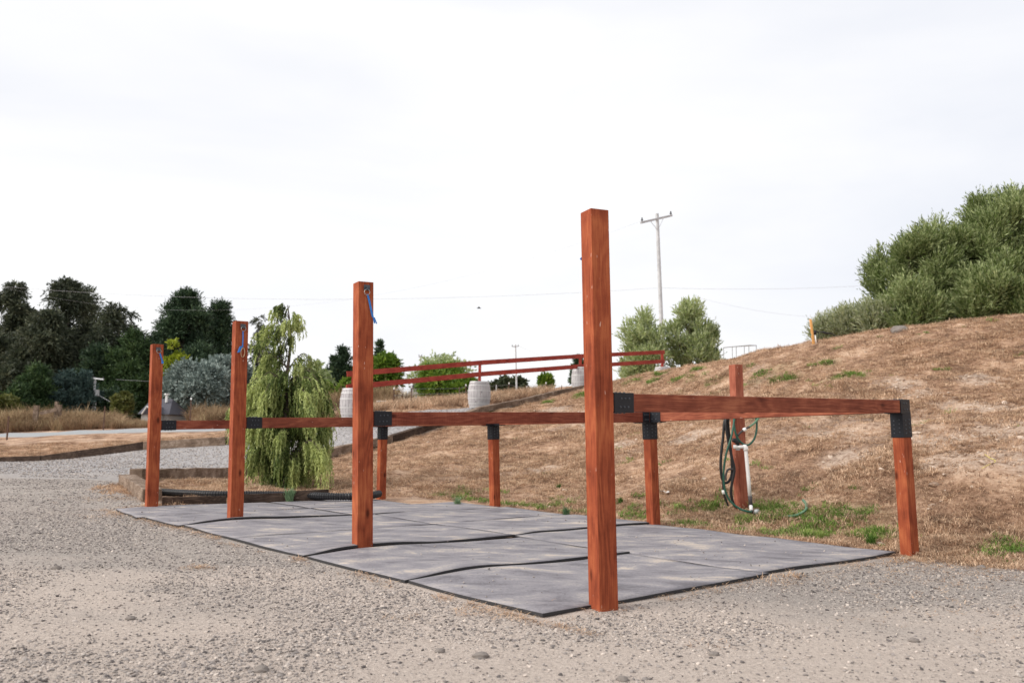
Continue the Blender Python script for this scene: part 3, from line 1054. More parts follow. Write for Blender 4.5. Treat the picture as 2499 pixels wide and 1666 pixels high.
def post_geo(key, nb, ntop, th, w, zb=0.0, ztop=None):
    B, A = unit2(th)
    near = on(nb[0] / K, nb[1] / K, zb)
    top = at(ntop[0] / K, ntop[1] / K, near[1] + 0.0)
    tilt = np.array([top[0] - near[0], 0]) / (top[2] - near[2])
    if ztop is not None:
        top[2] = ztop
    c = near[:2] + (A + B) * w / 2
    ct = c + tilt * (top[2] - near[2])
    POSTS[key] = dict(c=np.array([*c, near[2]]), t=np.array([*ct, top[2]]), A=A, B=B, w=w, near=near, tilt=tilt, th=th)
    return POSTS[key]


post_geo('P4', (1463.6, 1478.6), (1441.8, 507), 25, 0.132)
post_geo('P3', (872.4, 1339.8), (875.2, 685.5), 31, 0.142)
post_geo('P2', (562, 1271.2), (575.7, 781.9), 34, 0.142)
post_geo('P1', (358.5, 1236.6), (372.5, 838.9), 35, 0.136)
post_geo('R', (2225, 1348.5), (2200, 985), 31, 0.115, 0.0, 1.245)
post_geo('m3', (1595, 1278.5), (1585, 1029), 35, 0.112, 0.0, 1.15)
post_geo('m2', (1205.7, 1232.5), (1201.6, 1039), 37, 0.112, 0.0, 1.095)
post_geo('m1', (926, 1213), (930, 1045), 35, 0.108, 0.0, 1.055)
RAILTOP = {'P4': 1.282, 'R': 1.372, 'P3': 1.182, 'm3': 1.272, 'P2': 1.132, 'm2': 1.218, 'P1': 1.086, 'm1': 1.18}
RH = 0.115
hr = thing('hitching_rail', (P4N[0], P4N[1], 0), 'stained red-brown hitching rail of tall and short square posts round the rubber mats', 'hitching rail')
for k in ('P4', 'P3', 'P2', 'P1'):
    p = POSTS[k]
    beam('post', p['c'] - np.array([*(p['tilt'] * 0.25), 0.25]), p['t'], p['w'], p['w'], (*p['A'], 0), M['post'], hr, bevel=0.005)
for k in ('R', 'm3', 'm2', 'm1'):
    p = POSTS[k]
    o = beam('post', p['c'] - np.array([*(p['tilt'] * 0.2), 0.2]), p['t'], p['w'], p['w'], (*p['A'], 0), M['post'], hr, bevel=0.004)
    o['label'] = 'short post under the chest-high rails'


def at_rail(k, off=0.0):
    p = POSTS[k]
    h = RAILTOP[k] - RH / 2
    c = p['c'] + np.array([*(p['tilt'] * h), 0])
    return np.array([c[0], c[1], h])


UP = (0, 0, 1)


def dots(cands, r=0.0085):
    """low domed bolt heads; cands: (point, normal)"""
    mb = MB()
    for pt, nr in cands:
        nr = Vector(nr).normalized()
        u = nr.orthogonal().normalized()
        w = nr.cross(u)
        pt = Vector(pt)
        ring = [pt + (u * math.cos(a) + w * math.sin(a)) * r for a in [q * math.pi / 3 for q in range(6)]]
        ring2 = [pt + nr * r * .7 + (u * math.cos(a) + w * math.sin(a)) * r * .6 for a in [q * math.pi / 3 for q in range(6)]]
        mb.add(ring + ring2, [(q, (q + 1) % 6, 6 + (q + 1) % 6, 6 + q) for q in range(6)] + [tuple(range(6, 12))])
    return mb


def sleeve(p0, p1, w, h, up, bolts=(2, 4), start=0.25, end=0.9):
    """a steel sleeve round a bar, open-edged look with raised folds and bolt heads"""
    o = beam('bracket', p0, p1, w, h, up, M['bracket'], hr, bevel=0.003)
    p0, p1 = Vector(p0), Vector(p1)
    z = (p1 - p0).normalized()
    y = (Vector(up) - z * Vector(up).dot(z)).normalized()
    x = y.cross(z)
    L = (p1 - p0).length
    cands = []
    for ax, other, half, wid in ((x, y, w / 2, h), (-x, y, w / 2, h), (y, x, h / 2, w), (-y, x, h / 2, w)):
        for a in range(bolts[0]):
            for b in range(bolts[1]):
                s = (a + .5) / bolts[0] - .5
                t = start + (end - start) * (b + (0.25 if a else 0)) / bolts[1]
                cands.append((p0 + z * L * t + other * s * wid * .85 + ax * half, ax))
    mb = dots(cands)
    b = mb.build('bolt_heads', M['bolt'], None, origin=Vector((0, 0, 0)))
    b.parent = o
    b.matrix_basis = WORLD_OF[o.name].inverted()
    b['kind'] = 'stuff'
    return o


# rails from each tall post to the back line
for a, b, m_ in (('P4', 'R', 'railclear'), ('P3', 'm3', 'rail'), ('P2', 'm2', 'railclear'), ('P1', 'm1', 'rail')):
    A_, B_ = at_rail(a), at_rail(b)
    d = (B_ - A_) / np.linalg.norm(B_ - A_)
    s0 = A_ + d * (POSTS[a]['w'] * 0.50)
    s1 = B_ - d * (0.045 if b != 'R' else -0.05)
    beam('rail', s0, s1, 0.112, RH, UP, M[m_], hr, bevel=0.004)
    sleeve(s0 + d * 0.01, s0 + d * 0.19, 0.124, RH + 0.012, UP, (2, 3), 0.3, 0.9)
# back rails between the short posts
bk = ['m1', 'm2', 'm3', 'R']
for a, b in zip(bk[:-1], bk[1:]):
    A_, B_ = at_rail(a), at_rail(b)
    d = (B_ - A_) / np.linalg.norm(B_ - A_)
    beam('rail', A_ + d * (-0.05 if a == 'm1' else 0.004), B_ - d * (0.06 if b == 'R' else 0.004), 0.106, RH - 0.006, UP, M['railclear'], hr, bevel=0.004)
# sleeves and tee plates on the short posts
for k, hgt in (('m1', .19), ('m2', .19), ('m3', .19)):
    p = POSTS[k]
    zt_, zb_ = p['t'][2] + 0.004, p['t'][2] - hgt
    cc = lambda z: p['c'] + np.array([*(p['tilt'] * z), z])
    sleeve(cc(zt_), cc(zb_), p['w'] + 0.012, p['w'] + 0.012, (*p['A'], 0), (2, 4), 0.15, 0.95)
    c = at_rail(k)
    nxt = at_rail({'m1': 'm2', 'm2': 'm3', 'm3': 'R'}[k])
    d = (nxt - c) / np.linalg.norm(nxt - c)
    a0 = c - d * (0.075 if k == 'm1' else 0.19)
    sleeve(a0, c + d * 0.19, 0.118, RH + 0.012, UP, (2, 7), 0.04, 0.98)
    pv = at_rail({'m1': 'P1', 'm2': 'P2', 'm3': 'P3'}[k])
    e = (pv - c) / np.linalg.norm(pv - c)
    sleeve(c + e * 0.062, c + e * 0.17, 0.122, RH + 0.014, UP, (2, 3), 0.2, 0.9)
p = POSTS['R']
c = at_rail('R')
e = (at_rail('P4') - c)
e /= np.linalg.norm(e)
f = (at_rail('m3') - c)
f /= np.linalg.norm(f)
cc = lambda z: p['c'] + np.array([*(p['tilt'] * z), z])
sleeve(cc(1.262), cc(1.03), p['w'] + 0.013, p['w'] + 0.013, (*p['A'], 0), (2, 4), 0.30, 0.95)
sleeve(c - e * 0.062, c + e * 0.11, 0.13, RH + 0.014, UP, (2, 2), 0.35, 0.9)
sleeve(c + f * 0.055, c + f * 0.12, 0.124, RH + 0.010, UP, (2, 2), 0.2, 0.9)


def face_pt(k, u, v, off=0.004):
    """point on the post face turned to the mats' front (normal -A), native pixels"""
    p = POSTS[k]
    d = ray(u, v)
    nrm = -p['A']
    o = np.array([0, 0, CAM_H])
    q = p['near'][:2] + nrm * off
    # the face leans with the post: iterate height
    t = p['near'][1]
    for _ in range(4):
        z = CAM_H + d[2] * t
        qq = q + p['tilt'] * (z - p['near'][2])
        t = (qq @ nrm) / (d[0] * nrm[0] + d[1] * nrm[1])
    return Vector((d[0] * t, t, CAM_H + d[2] * t))


def torus(mb, c, nrm, R_, r, n1=18, n2=6, sy=1.0):
    nrm = Vector(nrm).normalized()
    u = Vector((0, 0, 1))
    u = (u - nrm * u.dot(nrm)).normalized()
    w = nrm.cross(u)
    pts = [Vector(c) + (u * math.sin(a) * sy + w * math.cos(a)) * R_ for a in [2 * math.pi * k / n1 for k in range(n1 + 1)]]
    mb.tube(pts, r, n2, cap=False)


ROPE_G = 'blue tie straps on the tall posts'
for k, pl, rg, path, lab, snap in (
        ('P3', (895, 702), (896, 713), [(897, 718), (901, 733), (906, 757), (910, 774)], 'blue webbing tie strap with frayed tail hanging from the second nearest tall post', False),
        ('P2', (593, 796), (594.5, 802), [(593, 808), (593, 825), (592, 845)], 'blue tie strap ending in a brass snap on the third tall post', True),
        ('P1', (386.5, 852), (388, 857), [(390, 861), (393, 871), (396.5, 882)], 'short blue strap hanging askew on the farthest tall post', False)):
    p = POSTS[k]
    nrm = Vector((-p['A'][0], -p['A'][1], 0))
    side = Vector((p['B'][0], p['B'][1], 0))
    c = face_pt(k, *pl)
    mb = MB()
    mb.box(c + nrm * 0.004, (0.056, 0.006, 0.05), (side, nrm, Vector((0, 0, 1))))
    mb.box(c + nrm * 0.016 + Vector((0, 0, -0.006)), (0.018, 0.022, 0.03), (side, nrm, Vector((0, 0, 1))))
    for sx in (-1, 1):
        mb.box(c + nrm * 0.010 + side * 0.021 * sx, (0.010, 0.008, 0.012), (side, nrm, Vector((0, 0, 1))))
    pl_o = mb.build('ring_plate', M['bolt'], hr)
    mr = MB()
    cr = face_pt(k, *rg, 0.022)
    torus(mr, cr, nrm, 0.026, 0.0035)
    ro = mr.build('ring', M['ring'], None, smooth=True, origin=Vector((0, 0, 0)))
    ro.parent = pl_o
    ro.location = -Vector(hr.location)
    pts = [face_pt(k, u, v, 0.016) for u, v in path]
    t = thing('tie_strap', tuple(pts[0]), lab, 'tie strap', ROPE_G)
    ms_ = MB()
    bp = bezier(pts, 14)
    for q in range(len(bp) - 1):
        dd = (bp[q + 1] - bp[q]).normalized()
        ms_.box((bp[q] + bp[q + 1]) / 2 + nrm * 0.001 * (q % 2), (0.017 if k != 'P2' else 0.012, 0.006, (bp[q + 1] - bp[q]).length + 0.002), (dd.cross(nrm), nrm, dd))
    ms_.build('webbing', M['blue'], t)
    e = bp[-1]
    mt = MB()
    if k == 'P3':
        dn = Vector((side[0] * .25, side[1] * .25, -1)).normalized()
        mt.box(e + dn * 0.028 + side * 0.004 + nrm * 0.004, (0.012, 0.005, 0.055), ((dn.cross(nrm)).normalized(), nrm, dn))
        mt.box(e + dn * 0.030 + side * 0.016 + nrm * 0.006, (0.010, 0.004, 0.06), ((dn.cross(nrm)).normalized(), nrm, (dn + side * .2).normalized()))
        mt.build('tail', M['blue'], t)
    elif k == 'P2':
        mt.box(e + side * -0.030 + Vector((0, 0, -0.035)) + nrm * .004, (0.030, 0.010, 0.075), ((side + Vector((0, 0, .3))).normalized(), nrm, (Vector((0, 0, 1)) + side * .3).normalized()))
        mt.box(e + side * -0.012 + Vector((0, 0, -0.008)) + nrm * .006, (0.040, 0.008, 0.016), ((side + Vector((0, 0, .8))).normalized(), nrm, (Vector((0, 0, 1)) - side * .8).normalized()))
        mt.build('tail', M['blue'], t)
        mk = MB()
        torus(mk, e + Vector((0, 0, -0.07)) + nrm * .008 + side * .004, nrm, 0.021, 0.004, sy=2.5)
        mk.build('snap', M['brass'], t, smooth=True)
    else:
        mt.box(e + Vector((0, 0, -0.012)) + nrm * .004, (0.026, 0.008, 0.03), (side, nrm, Vector((0, 0, 1))))
        mt.build('tail', M['blue'], t)
p = POSTS['P4']
B3 = Vector((p['B'][0], p['B'][1], 0))
A3 = Vector((p['A'][0], p['A'][1], 0))
e = Vector(at(1417 / K, 630 / K, p['c'][1] + 0.12))
t = thing('tie_strap', tuple(e), 'blue strap tail just showing past the left edge of the nearest tall post', 'tie strap', ROPE_G)
mb = MB()
st = Vector(POSTS['P4']['c']) + A3 * (p['w'] / 2 + 0.02) + Vector((p['tilt'][0] * 2.15, 0, 2.15))
bp = bezier([st, (st + e) / 2 + A3 * .02, e], 10)
for q in range(len(bp) - 1):
    dd = (bp[q + 1] - bp[q]).normalized()
    mb.box((bp[q] + bp[q + 1]) / 2, (0.016, 0.006, (bp[q + 1] - bp[q]).length + .002), (dd.cross(A3).normalized(), A3, dd))
mb.build('webbing', M['blue'], t)

# ------------------------------------------------------------------ rubber mats
MATS = [
    (0.10, 1.42, -0.36, 1.86, 'foremost corner rubber mat, its tip pointing at the viewer beside the nearest tall post', 0),
    (1.43, 2.80, -0.37, 1.87, 'rubber mat with raised edge in front between the two nearest tall posts', 1),
    (0.16, 2.88, 1.88, 3.92, 'wide rubber mat under the plain rail reaching the right-hand short post', 0),
    (2.86, 4.14, -0.38, 1.85, 'rubber mat directly behind the second nearest tall post', 2),
    (4.15, 5.34, -0.38, 1.86, 'front rubber mat reaching the foot of the third tall post', 0),
    (2.90, 4.16, 1.88, 3.96, 'rubber mat at the back between the two middle short posts, nearer one', 1),
    (4.18, 5.36, 1.88, 3.90, 'rubber mat at the back ending at the second short post from the left', 0),
    (5.38, 6.40, -0.42, 1.60, 'rubber mat beyond the third tall post with its near corner curled', 2),
    (6.41, 7.62, -0.50, 1.56, 'farthest left rubber mat whose pointed corner lies on the gravel by the last tall post', 0),
    (5.39, 6.38, 1.62, 3.86, 'narrow rubber mat at the back left of the second short post', 0),
    (6.40, 7.55, 1.60, 3.10, 'farthest rubber mat, beside the dark edging board', 0),
]
for mi_, (i0, i1, j0, j1, lab, lift) in enumerate(MATS):
    ni, nj = max(8, int((i1 - i0) / 0.07)), max(10, int((j1 - j0) / 0.08))
    II, JJ = np.meshgrid(np.linspace(0, 1, ni), np.linspace(0, 1, nj), indexing='ij')
    wi = 0.014 * (fbm(JJ * 3 + mi_ * 3.1, II * 0 + mi_, 2, 8) - .5) * 2
    i_ = i0 + (i1 - i0) * II + wi
    j_ = j0 + (j1 - j0) * JJ + 0.02 * (fbm(II * 2 + mi_ * 5.3, JJ * 0 + mi_, 2, 9) - .5)
    if lab.startswith('farthest left'):
        j_ = j_ + 0.16 * II * (1 - JJ)
    x, y = from_pad(i_, j_)
    z = pad_profile(i_, j_) + 0.003 + 0.016 * (fbm(x * 1.7 + mi_, y * 1.7, 2, 55) - .5)
    z = z + [0, 0.015, 0.012][lift] * np.exp(-II * 7) * (0.5 + vnoise(JJ * 3 + mi_, II * 0, 4)) * sstep(0, .15, JJ)
    edge = np.minimum(np.minimum(II * (i1 - i0), (1 - II) * (i1 - i0)), np.minimum(JJ * (j1 - j0), (1 - JJ) * (j1 - j0)))
    z = z - 0.005 * np.exp(-edge * 90)
    top = np.stack([x, y, z], -1).reshape(-1, 3)
    bot = top - [0, 0, 0.019]
    faces = []
    idx = lambda a, b: a * nj + b
    T = ni * nj
    for a in range(ni - 1):
        for b in range(nj - 1):
            faces.append((idx(a, b), idx(a, b + 1), idx(a + 1, b + 1), idx(a + 1, b)))
            faces.append((T + idx(a, b), T + idx(a + 1, b), T + idx(a + 1, b + 1), T + idx(a, b + 1)))
    rim = [idx(a, 0) for a in range(ni)] + [idx(ni - 1, b) for b in range(1, nj)] + [idx(a, nj - 1) for a in range(ni - 2, -1, -1)] + [idx(0, b) for b in range(nj - 2, 0, -1)]
    for q in range(len(rim)):
        a, b = rim[q], rim[(q + 1) % len(rim)]
        faces.append((a, b, T + b, T + a))
    mb = MB()
    mb.add(np.concatenate([top, bot]).tolist(), faces)
    cx_, cy_ = from_pad((i0 + i1) / 2, (j0 + j1) / 2)
    o = mb.build('rubber_mat', M['rubber'], None, origin=Vector((float(cx_), float(cy_), 0)))
    me = o.data
    me.polygons.foreach_set('use_smooth', [True] * (2 * (ni - 1) * (nj - 1)) + [False] * len(rim))
    tag(o, lab, 'rubber mat', 'grey rubber stall mats laid between the posts')

# ------------------------------------------------------------------ railway ties along the driveway
TG = 'weathered timber ties edging the driveway'


def tie(p0, p1, lab, w=0.21, h=0.19, material='tie', sink=0.06, seg=9, amp=0.008):
    z0, z1 = zg(*p0) - sink + h / 2, zg(*p1) - sink + h / 2
    root = thing('timber_tie', (p0[0], p0[1], z0), lab, 'timber', TG)
    # one solid piece, so the thing itself is the mesh
    bpy.data.objects.remove(root)
    o = beam('timber_tie', (p0[0], p0[1], z0), (p1[0], p1[1], z1), w, h, UP, M[material], None, bevel=0.012, segs=seg, rough_amp=amp)
    return tag(o, lab, 'timber', TG)


def lerp2(a, b, t):
    return (a[0] + (b[0] - a[0]) * t, a[1] + (b[1] - a[1]) * t)


C0 = on(288, 1116)[:2]
E = [tuple(q) for q in NEAR_EDGE]
tie(lerp2(C0, on(352, 1150)[:2], 0.05), tuple(on(350, 1150)[:2]), 'pale weathered tie running toward the farthest tall post from the corner of the planting bed', 0.24, 0.24, seg=12, amp=0.012)
tie((C0[0] + .05, C0[1] + .25), lerp2(C0, E[1], 1.0), 'thick cracked brown tie edging the planting bed, first from the corner', 0.24, 0.27, seg=12, amp=0.014, sink=0.02)
tie(lerp2(E[1], E[2], 0.03), lerp2(E[1], E[2], 0.55), 'tie behind the third tall post, half hidden by the drooping tree', material='tie', sink=.02)
tie(lerp2(E[1], E[2], 0.57), lerp2(E[2], E[3], .35), 'dark-sided tie coming out right of the drooping tree', sink=0.0, h=.22)
tie(lerp2(E[2], E[3], .38), lerp2(E[3], E[4], .05), 'brown tie crossing behind the farthest short post', sink=0.0, h=.22)
tie(lerp2(E[3], E[4], .06), lerp2(E[4], E[5], .3), 'blackened tie under the long rail on the driveway edge', material='tiedark', sink=-.02)
tie(lerp2(E[4], E[5], .34), lerp2(E[5], E[6], .2), 'short tie on the slope just above the long rail', sink=0.0)
tie(lerp2(E[5], E[6], .22), lerp2(E[6], E[7], .2), 'pale grey tie below the large grey barrel', sink=-.02)
tie(lerp2(E[6], E[7], .21), lerp2(E[6], E[7], .6), 'pale tie climbing the slope right of the large barrel', sink=-0.02)
tie(lerp2(E[6], E[7], .61), lerp2(E[6], E[7], 1.0), 'uppermost pale tie below the half hidden barrel', sink=-0.02)
Fd = [tuple(q) for q in FAR_EDGE]
tie(lerp2(Fd[0], Fd[1], .1), lerp2(Fd[1], Fd[2], .285), 'dark tie at the left edge of the scene across the driveway', material='tiedark', w=.24, h=.26, sink=.02)
tie(lerp2(Fd[1], Fd[2], .29), lerp2(Fd[1], Fd[2], 1.0), 'long dark tie across the driveway left of the farthest tall post', material='tiedark', w=.22, h=.26, sink=.02)
tie(lerp2(Fd[2], Fd[3], .01), lerp2(Fd[2], Fd[3], 1.0), 'tie across the driveway seen between the two farthest tall posts', w=.22, h=.26, sink=.02)
tie(lerp2(Fd[3], Fd[4], .02), lerp2(Fd[3], Fd[4], .5), 'tie across the driveway hidden largely by the drooping tree', w=.22, h=.22, sink=.02)
tie(lerp2(Fd[4], Fd[5], .25), lerp2(Fd[4], Fd[5], .9), 'thin dark tie across the driveway behind the drooping tree', material='tiedark', h=.2)

# dark edging board and corrugated pipe along the bed
bp = [on(u / K, v / K) for u, v in ((393, 1229), (554, 1226), (699, 1221), (803, 1219))]
for q, (lab, hh) in enumerate((('low dark edging board between the two farthest tall posts', .11), ('dark edging board right of the third tall post', .12), ('dark edging board below the drooping tree ending at the black pipe', .15))):
    a, b = bp[q], bp[q + 1]
    d = (b - a) / np.linalg.norm(b - a)
    o = beam('edging_board', a + d * 0.01 + [0, 0, hh / 2 - .02], b - d * .01 + [0, 0, hh / 2 - .02 + (.01 * q)], 0.045, hh, UP, M['tiedark'], None, bevel=.006, segs=5, rough_amp=.003)
    tag(o, lab, 'edging board', 'dark boards edging the planting bed')
pp = bezier([on(u / K, v / K, 0.065) for u, v in ((372, 1199), (430, 1202), (500, 1205), (554, 1206), (640, 1206), (720, 1207), (790, 1210), (850, 1211), (905, 1208), (925, 1204))], 60)
dense = []
for q in range(len(pp) - 1):
    L_ = (pp[q + 1] - pp[q]).length
    k_ = max(1, int(L_ / 0.008))
    for s in range(k_):
        dense.append(pp[q].lerp(pp[q + 1], s / k_))
mb = MB()
mb.tube(dense, [0.055 if (q // 2) % 2 else 0.045 for q in range(len(dense))], 9)
o = mb.build('drain_pipe', M['corr'], None, origin=Vector(dense[0]))
tag(o, 'black corrugated drain pipe lying behind the dark edging boards', 'pipe')

# ------------------------------------------------------------------ barrels and the red rail standing in them
BX = [(-4.9, 25.5), (-1.13, 29.0), (2.78, 32.5), (6.66, 36.0)]
BL = ['grey wooden barrel left of the second nearest tall post, partly hidden by it', 'large pale grey wooden barrel in full view above the long rail',
      'grey barrel half hidden behind the nearest tall post', 'pale barrel sunk behind the slope under the right end of the red rail']


def barrel(x, y, z, lab, H_=0.93, Rm=0.405, Re=0.325):
    t = thing('barrel', (x, y, z), lab, 'barrel', 'grey barrels holding up the red rail')
    mb = MB()
    ns = 22
    prof = lambda f: Re + (Rm - Re) * (1 - (2 * f - 1) ** 2)
    ys = np.linspace(0, 1, 13)
    # each stave is a slightly proud strip
    for s in range(ns):
        a0, a1 = 2 * math.pi * (s + .035) / ns, 2 * math.pi * (s + .965) / ns
        vs, fs = [], []
        for f in ys:
            r_ = prof(f)
            for a in (a0, (a0 + a1) / 2, a1):
                vs.append((x + math.cos(a) * r_, y + math.sin(a) * r_, z + f * H_))
            vs.append((x + math.cos((a0 + a1) / 2) * (r_ - .03), y + math.sin((a0 + a1) / 2) * (r_ - .03), z + f * H_))
        for q in range(len(ys) - 1):
            b = q * 4
            fs += [(b, b + 1, b + 5, b + 4), (b + 1, b + 2, b + 6, b + 5), (b + 2, b + 3, b + 7, b + 6), (b + 3, b, b + 4, b + 7)]
        b = (len(ys) - 1) * 4
        fs += [(b, b + 1, b + 2, b + 3)]
        mb.add(vs, fs)
    mb.build('body', M['barrel'], t)
    for f0, f1 in ((0.0, .055), (.13, .175), (.33, .375), (.62, .665), (.82, .865), (.945, .998)):
        mh = MB()
        vs, fs = [], []
        nn_ = 32
        for f in (f0, f1):
            for off in (0.003, 0.007):
                for q in range(nn_):
                    a = 2 * math.pi * q / nn_
                    r_ = prof(f) + off
                    vs.append((x + math.cos(a) * r_, y + math.sin(a) * r_, z + f * H_))
        for q in range(nn_):
            q2 = (q + 1) % nn_
            fs += [(nn_ + q, nn_ + q2, 3 * nn_ + q2, 3 * nn_ + q), (q, 2 * nn_ + q, 2 * nn_ + q2, q2), (q, q2, nn_ + q2, nn_ + q), (2 * nn_ + q, 3 * nn_ + q, 3 * nn_ + q2, 2 * nn_ + q2)]
        mh.add(vs, fs)
        mh.build('hoop', M['hoop'], t)
    md_ = MB()
    md_.tube([(x, y, z + H_ * .93), (x, y, z + H_ * .95)], Re - .012, 24)
    md_.build('head', M['barrel'], t)
    return t


bz = []
for q, (x, y) in enumerate(BX):
    z = [at(813, 961, 25.5)[2], at(1104, 936.5, 29)[2], at(1326, 897, 32.5)[2], at(1515, 890, 36)[2]][q]
    z = max(z, 0) if q < 3 else at(1518, 843, 36)[2] - 0.93
    bz.append(z)
    barrel(x, y, z, BL[q])
rf = thing('rail_fence', (BX[1][0], BX[1][1], bz[1]), 'red two-board rail fence standing in grey barrels along the driveway', 'rail fence')
TOPS = [at(813, 851.5, 25.5)[2], at(1100, 827.5, 29)[2], at(1336, 813, 32.5)[2], at(1524, 804.4, 36)[2]]
BXP = [(at(813, 850, 25.5)[0], 25.5), (at(1102, 850, 29)[0], 29.0), (at(1333, 830, 32.5)[0], 32.5), (at(1521, 820, 36)[0], 36.0)]
for q in range(4):
    x, y = BXP[q]
    beam('post', (x, y, bz[q] + .3), (x, y, TOPS[q] - 0.01), 0.10, 0.13, (0, 1, 0), M['board'], rf, bevel=.004)
for q in range(3):
    for dz in (0.085, 0.49):
        a, b = np.array([*BXP[q], TOPS[q] - dz]), np.array([*BXP[q + 1], TOPS[q + 1] - dz])
        off = np.array([.06, -.085, 0])
        ex = (b - a) * 0.0006
        beam('rail', a + off - (0.0 if q else .3) * (b - a) / np.linalg.norm(b - a) + ex, b + off - ex * (0 if q == 2 else 1) + (0.03 * (b - a) / 4 if q == 2 else 0), 0.04, 0.165, UP, M['board'], rf, bevel=.003)

# ------------------------------------------------------------------ tap post, stand pipe, hoses
tpn = hit(1808 / K, 1243 / K)
tpz = float(tpn[2])
p = post_geo('tap', (1808, 1243), (1793.7, 888.6), 25, 0.118, tpz)
t = beam('tap_post', p['c'] - np.array([*(p['tilt'] * .2), .2]), p['t'], p['w'], p['w'], (*p['A'], 0), M['tap'], None, bevel=.004)
tag(t, 'lone tall red-brown post with hoses hung on it, at the foot of the slope', 'post')
TY = tpn[1]


def q6(x, y, dy=-0.13):
    return Vector(at((1720 + x / 4.613) / K, (960 + y / 4.613) / K, TY + dy))


sp = thing('stand_pipe', tuple(q6(530, 1340)), 'white plastic stand pipe with black taps fixed to the lone post', 'water pipe')
mb = MB()
mb.tube([q6(333, 598), q6(455, 600)], 0.021, 12)
mb.tube([q6(458, 590), q6(462, 640), q6(492, 960), q6(508, 1155)], 0.022, 12)
mb.build('pipe', M['pvc'], sp, smooth=True)
mb = MB()
mb.tube([q6(325, 598), q6(362, 599)], 0.023, 12)
mb.build('pipe_cap', M['pvc'], sp, smooth=True)
mb = MB()
mb.tube([q6(432, 599), q6(455, 600), q6(460, 612), q6(462, 642)], 0.029, 12)
mb.build('elbow', M['pvc'], sp, smooth=True)
mb = MB()
mb.tube([q6(508, 1150), q6(512, 1200), q6(518, 1262)], [.026, .023, .027], 10)
mb.build('tape_wrap', M['tape'], sp, smooth=True)
mb = MB()
mb.tube([q6(518, 1262, -.15), q6(524, 1318, -.2)], 0.021, 12)
mb.build('pipe_foot', M['pvc'], sp, smooth=True)
mb = MB()
mb.tube([q6(520, 1325, -.22), q6(560, 1338, -.26), q6(590, 1345, -.28), q6(630, 1352, -.3)], [.018, .022, .034, .026], 10)
mb.build('valve', M['hoseblack'], sp, smooth=True)
mb = MB()
mb.tube([q6(570, 1328, -.30), q6(600, 1326, -.33)], 0.028, 12)
mb.build('valve_handle', M['galv'], sp, smooth=True)
mb = MB()
mb.tube([q6(310, 520), q6(345, 528), q6(372, 560), q6(372, 585)], [.022, .032, .026, .018], 10)
mb.build('tap', M['hoseblack'], sp, smooth=True)
mb = MB()
mb.box(q6(372, 620, -.03), (0.05, .012, .035))
mb.build('strap', M['galv'], sp)


def hose(name, pts, r, material, lab, dy=-0.13, cat='hose', parent=None, n_=60):
    P = [q6(*q) if len(q) == 2 else q6(q[0], q[1], q[2]) for q in pts]
    mb = MB()
    mb.tube(bezier(P, n_), r, 9)
    o = mb.build(name, M[material], parent, smooth=True, origin=P[-1] if parent is None else None)
    if lab:
        tag(o, lab, cat)
    return o


gh = thing('garden_hose', tuple(q6(470, 1335)), 'green garden hose looped over the lone post and trailing to the ground', 'hose')
hose('hose_line', [(350, 200, -.02), (332, 250, -.08), (328, 340, -.10), (355, 470, -.12), (415, 556, -.12), (490, 577, -.10), (550, 520, -.08), (580, 430, -.05), (585, 330, -.03), (575, 262, -.02), (590, 225, 0)], 0.0125, 'hosegreen', None, parent=gh)
hose('hose_line', [(365, 200, -.05), (335, 280, -.12), (322, 360, -.15), (295, 500, -.18), (240, 680, -.2), (212, 880, -.2), (222, 1060, -.2), (280, 1200, -.2), (385, 1290, -.22), (470, 1322, -.25), (530, 1330, -.25)], 0.0125, 'hosegreen', None, parent=gh)
hose('hose_line', [(640, 200, 0), (612, 265, -.02), (560, 330, -.06), (500, 375, -.1)], 0.0125, 'hosegreenlight', None, parent=gh)
hose('hose_end', [(500, 375, -.1), (445, 405, -.12), (385, 455, -.12), (355, 510, -.08)], 0.013, 'tape', None, parent=gh)
mb = MB()
mb.tube([q6(432, 412, -.125), q6(462, 397, -.125)], 0.022, 10)
mb.build('connector', M['pvc'], gh, smooth=True)
bh = thing('rubber_hose', tuple(q6(255, 1245)), 'black rubber hose hanging in long loops left of the lone post', 'hose')
hose('hose_line', [(300, 190, 0), (228, 290, -.03), (205, 500, -.03), (180, 740, -.03), (186, 910, -.03), (215, 995, -.03), (262, 995, -.02), (302, 915, -.01), (303, 750, 0), (275, 480, 0), (262, 280, 0), (300, 190, 0.03)], 0.0165, 'hoseblack', None, parent=bh, n_=80)
hose('hose_line', [(280, 190, -.03), (236, 320, -.06), (262, 520, -.06), (305, 720, -.06), (333, 860, -.06), (305, 1010, -.06), (296, 1130, -.05), (325, 1240, -.04), (360, 1285, -.03)], 0.0165, 'hoseblack', None, parent=bh)
hose('hose_line', [(318, 850, -.05), (262, 855, -.05), (236, 920, -.05), (236, 975, -.05)], 0.013, 'tape', None, parent=bh)
hose('hose_tail', [(203, 985, -.04), (208, 1085, -.04), (222, 1150, -.04), (262, 1262, -.04)], 0.012, 'hoseblack', None, parent=bh)
mb = MB()
mb.tube([q6(206, 1085, -.04), q6(214, 1130, -.04)], 0.02, 10)
mb.build('connector', M['pvc'], bh, smooth=True)


def gpt(x, y, lift):
    return Vector(hit((1720 + x / 4.613) / K, (960 + y / 4.613) / K, lift))


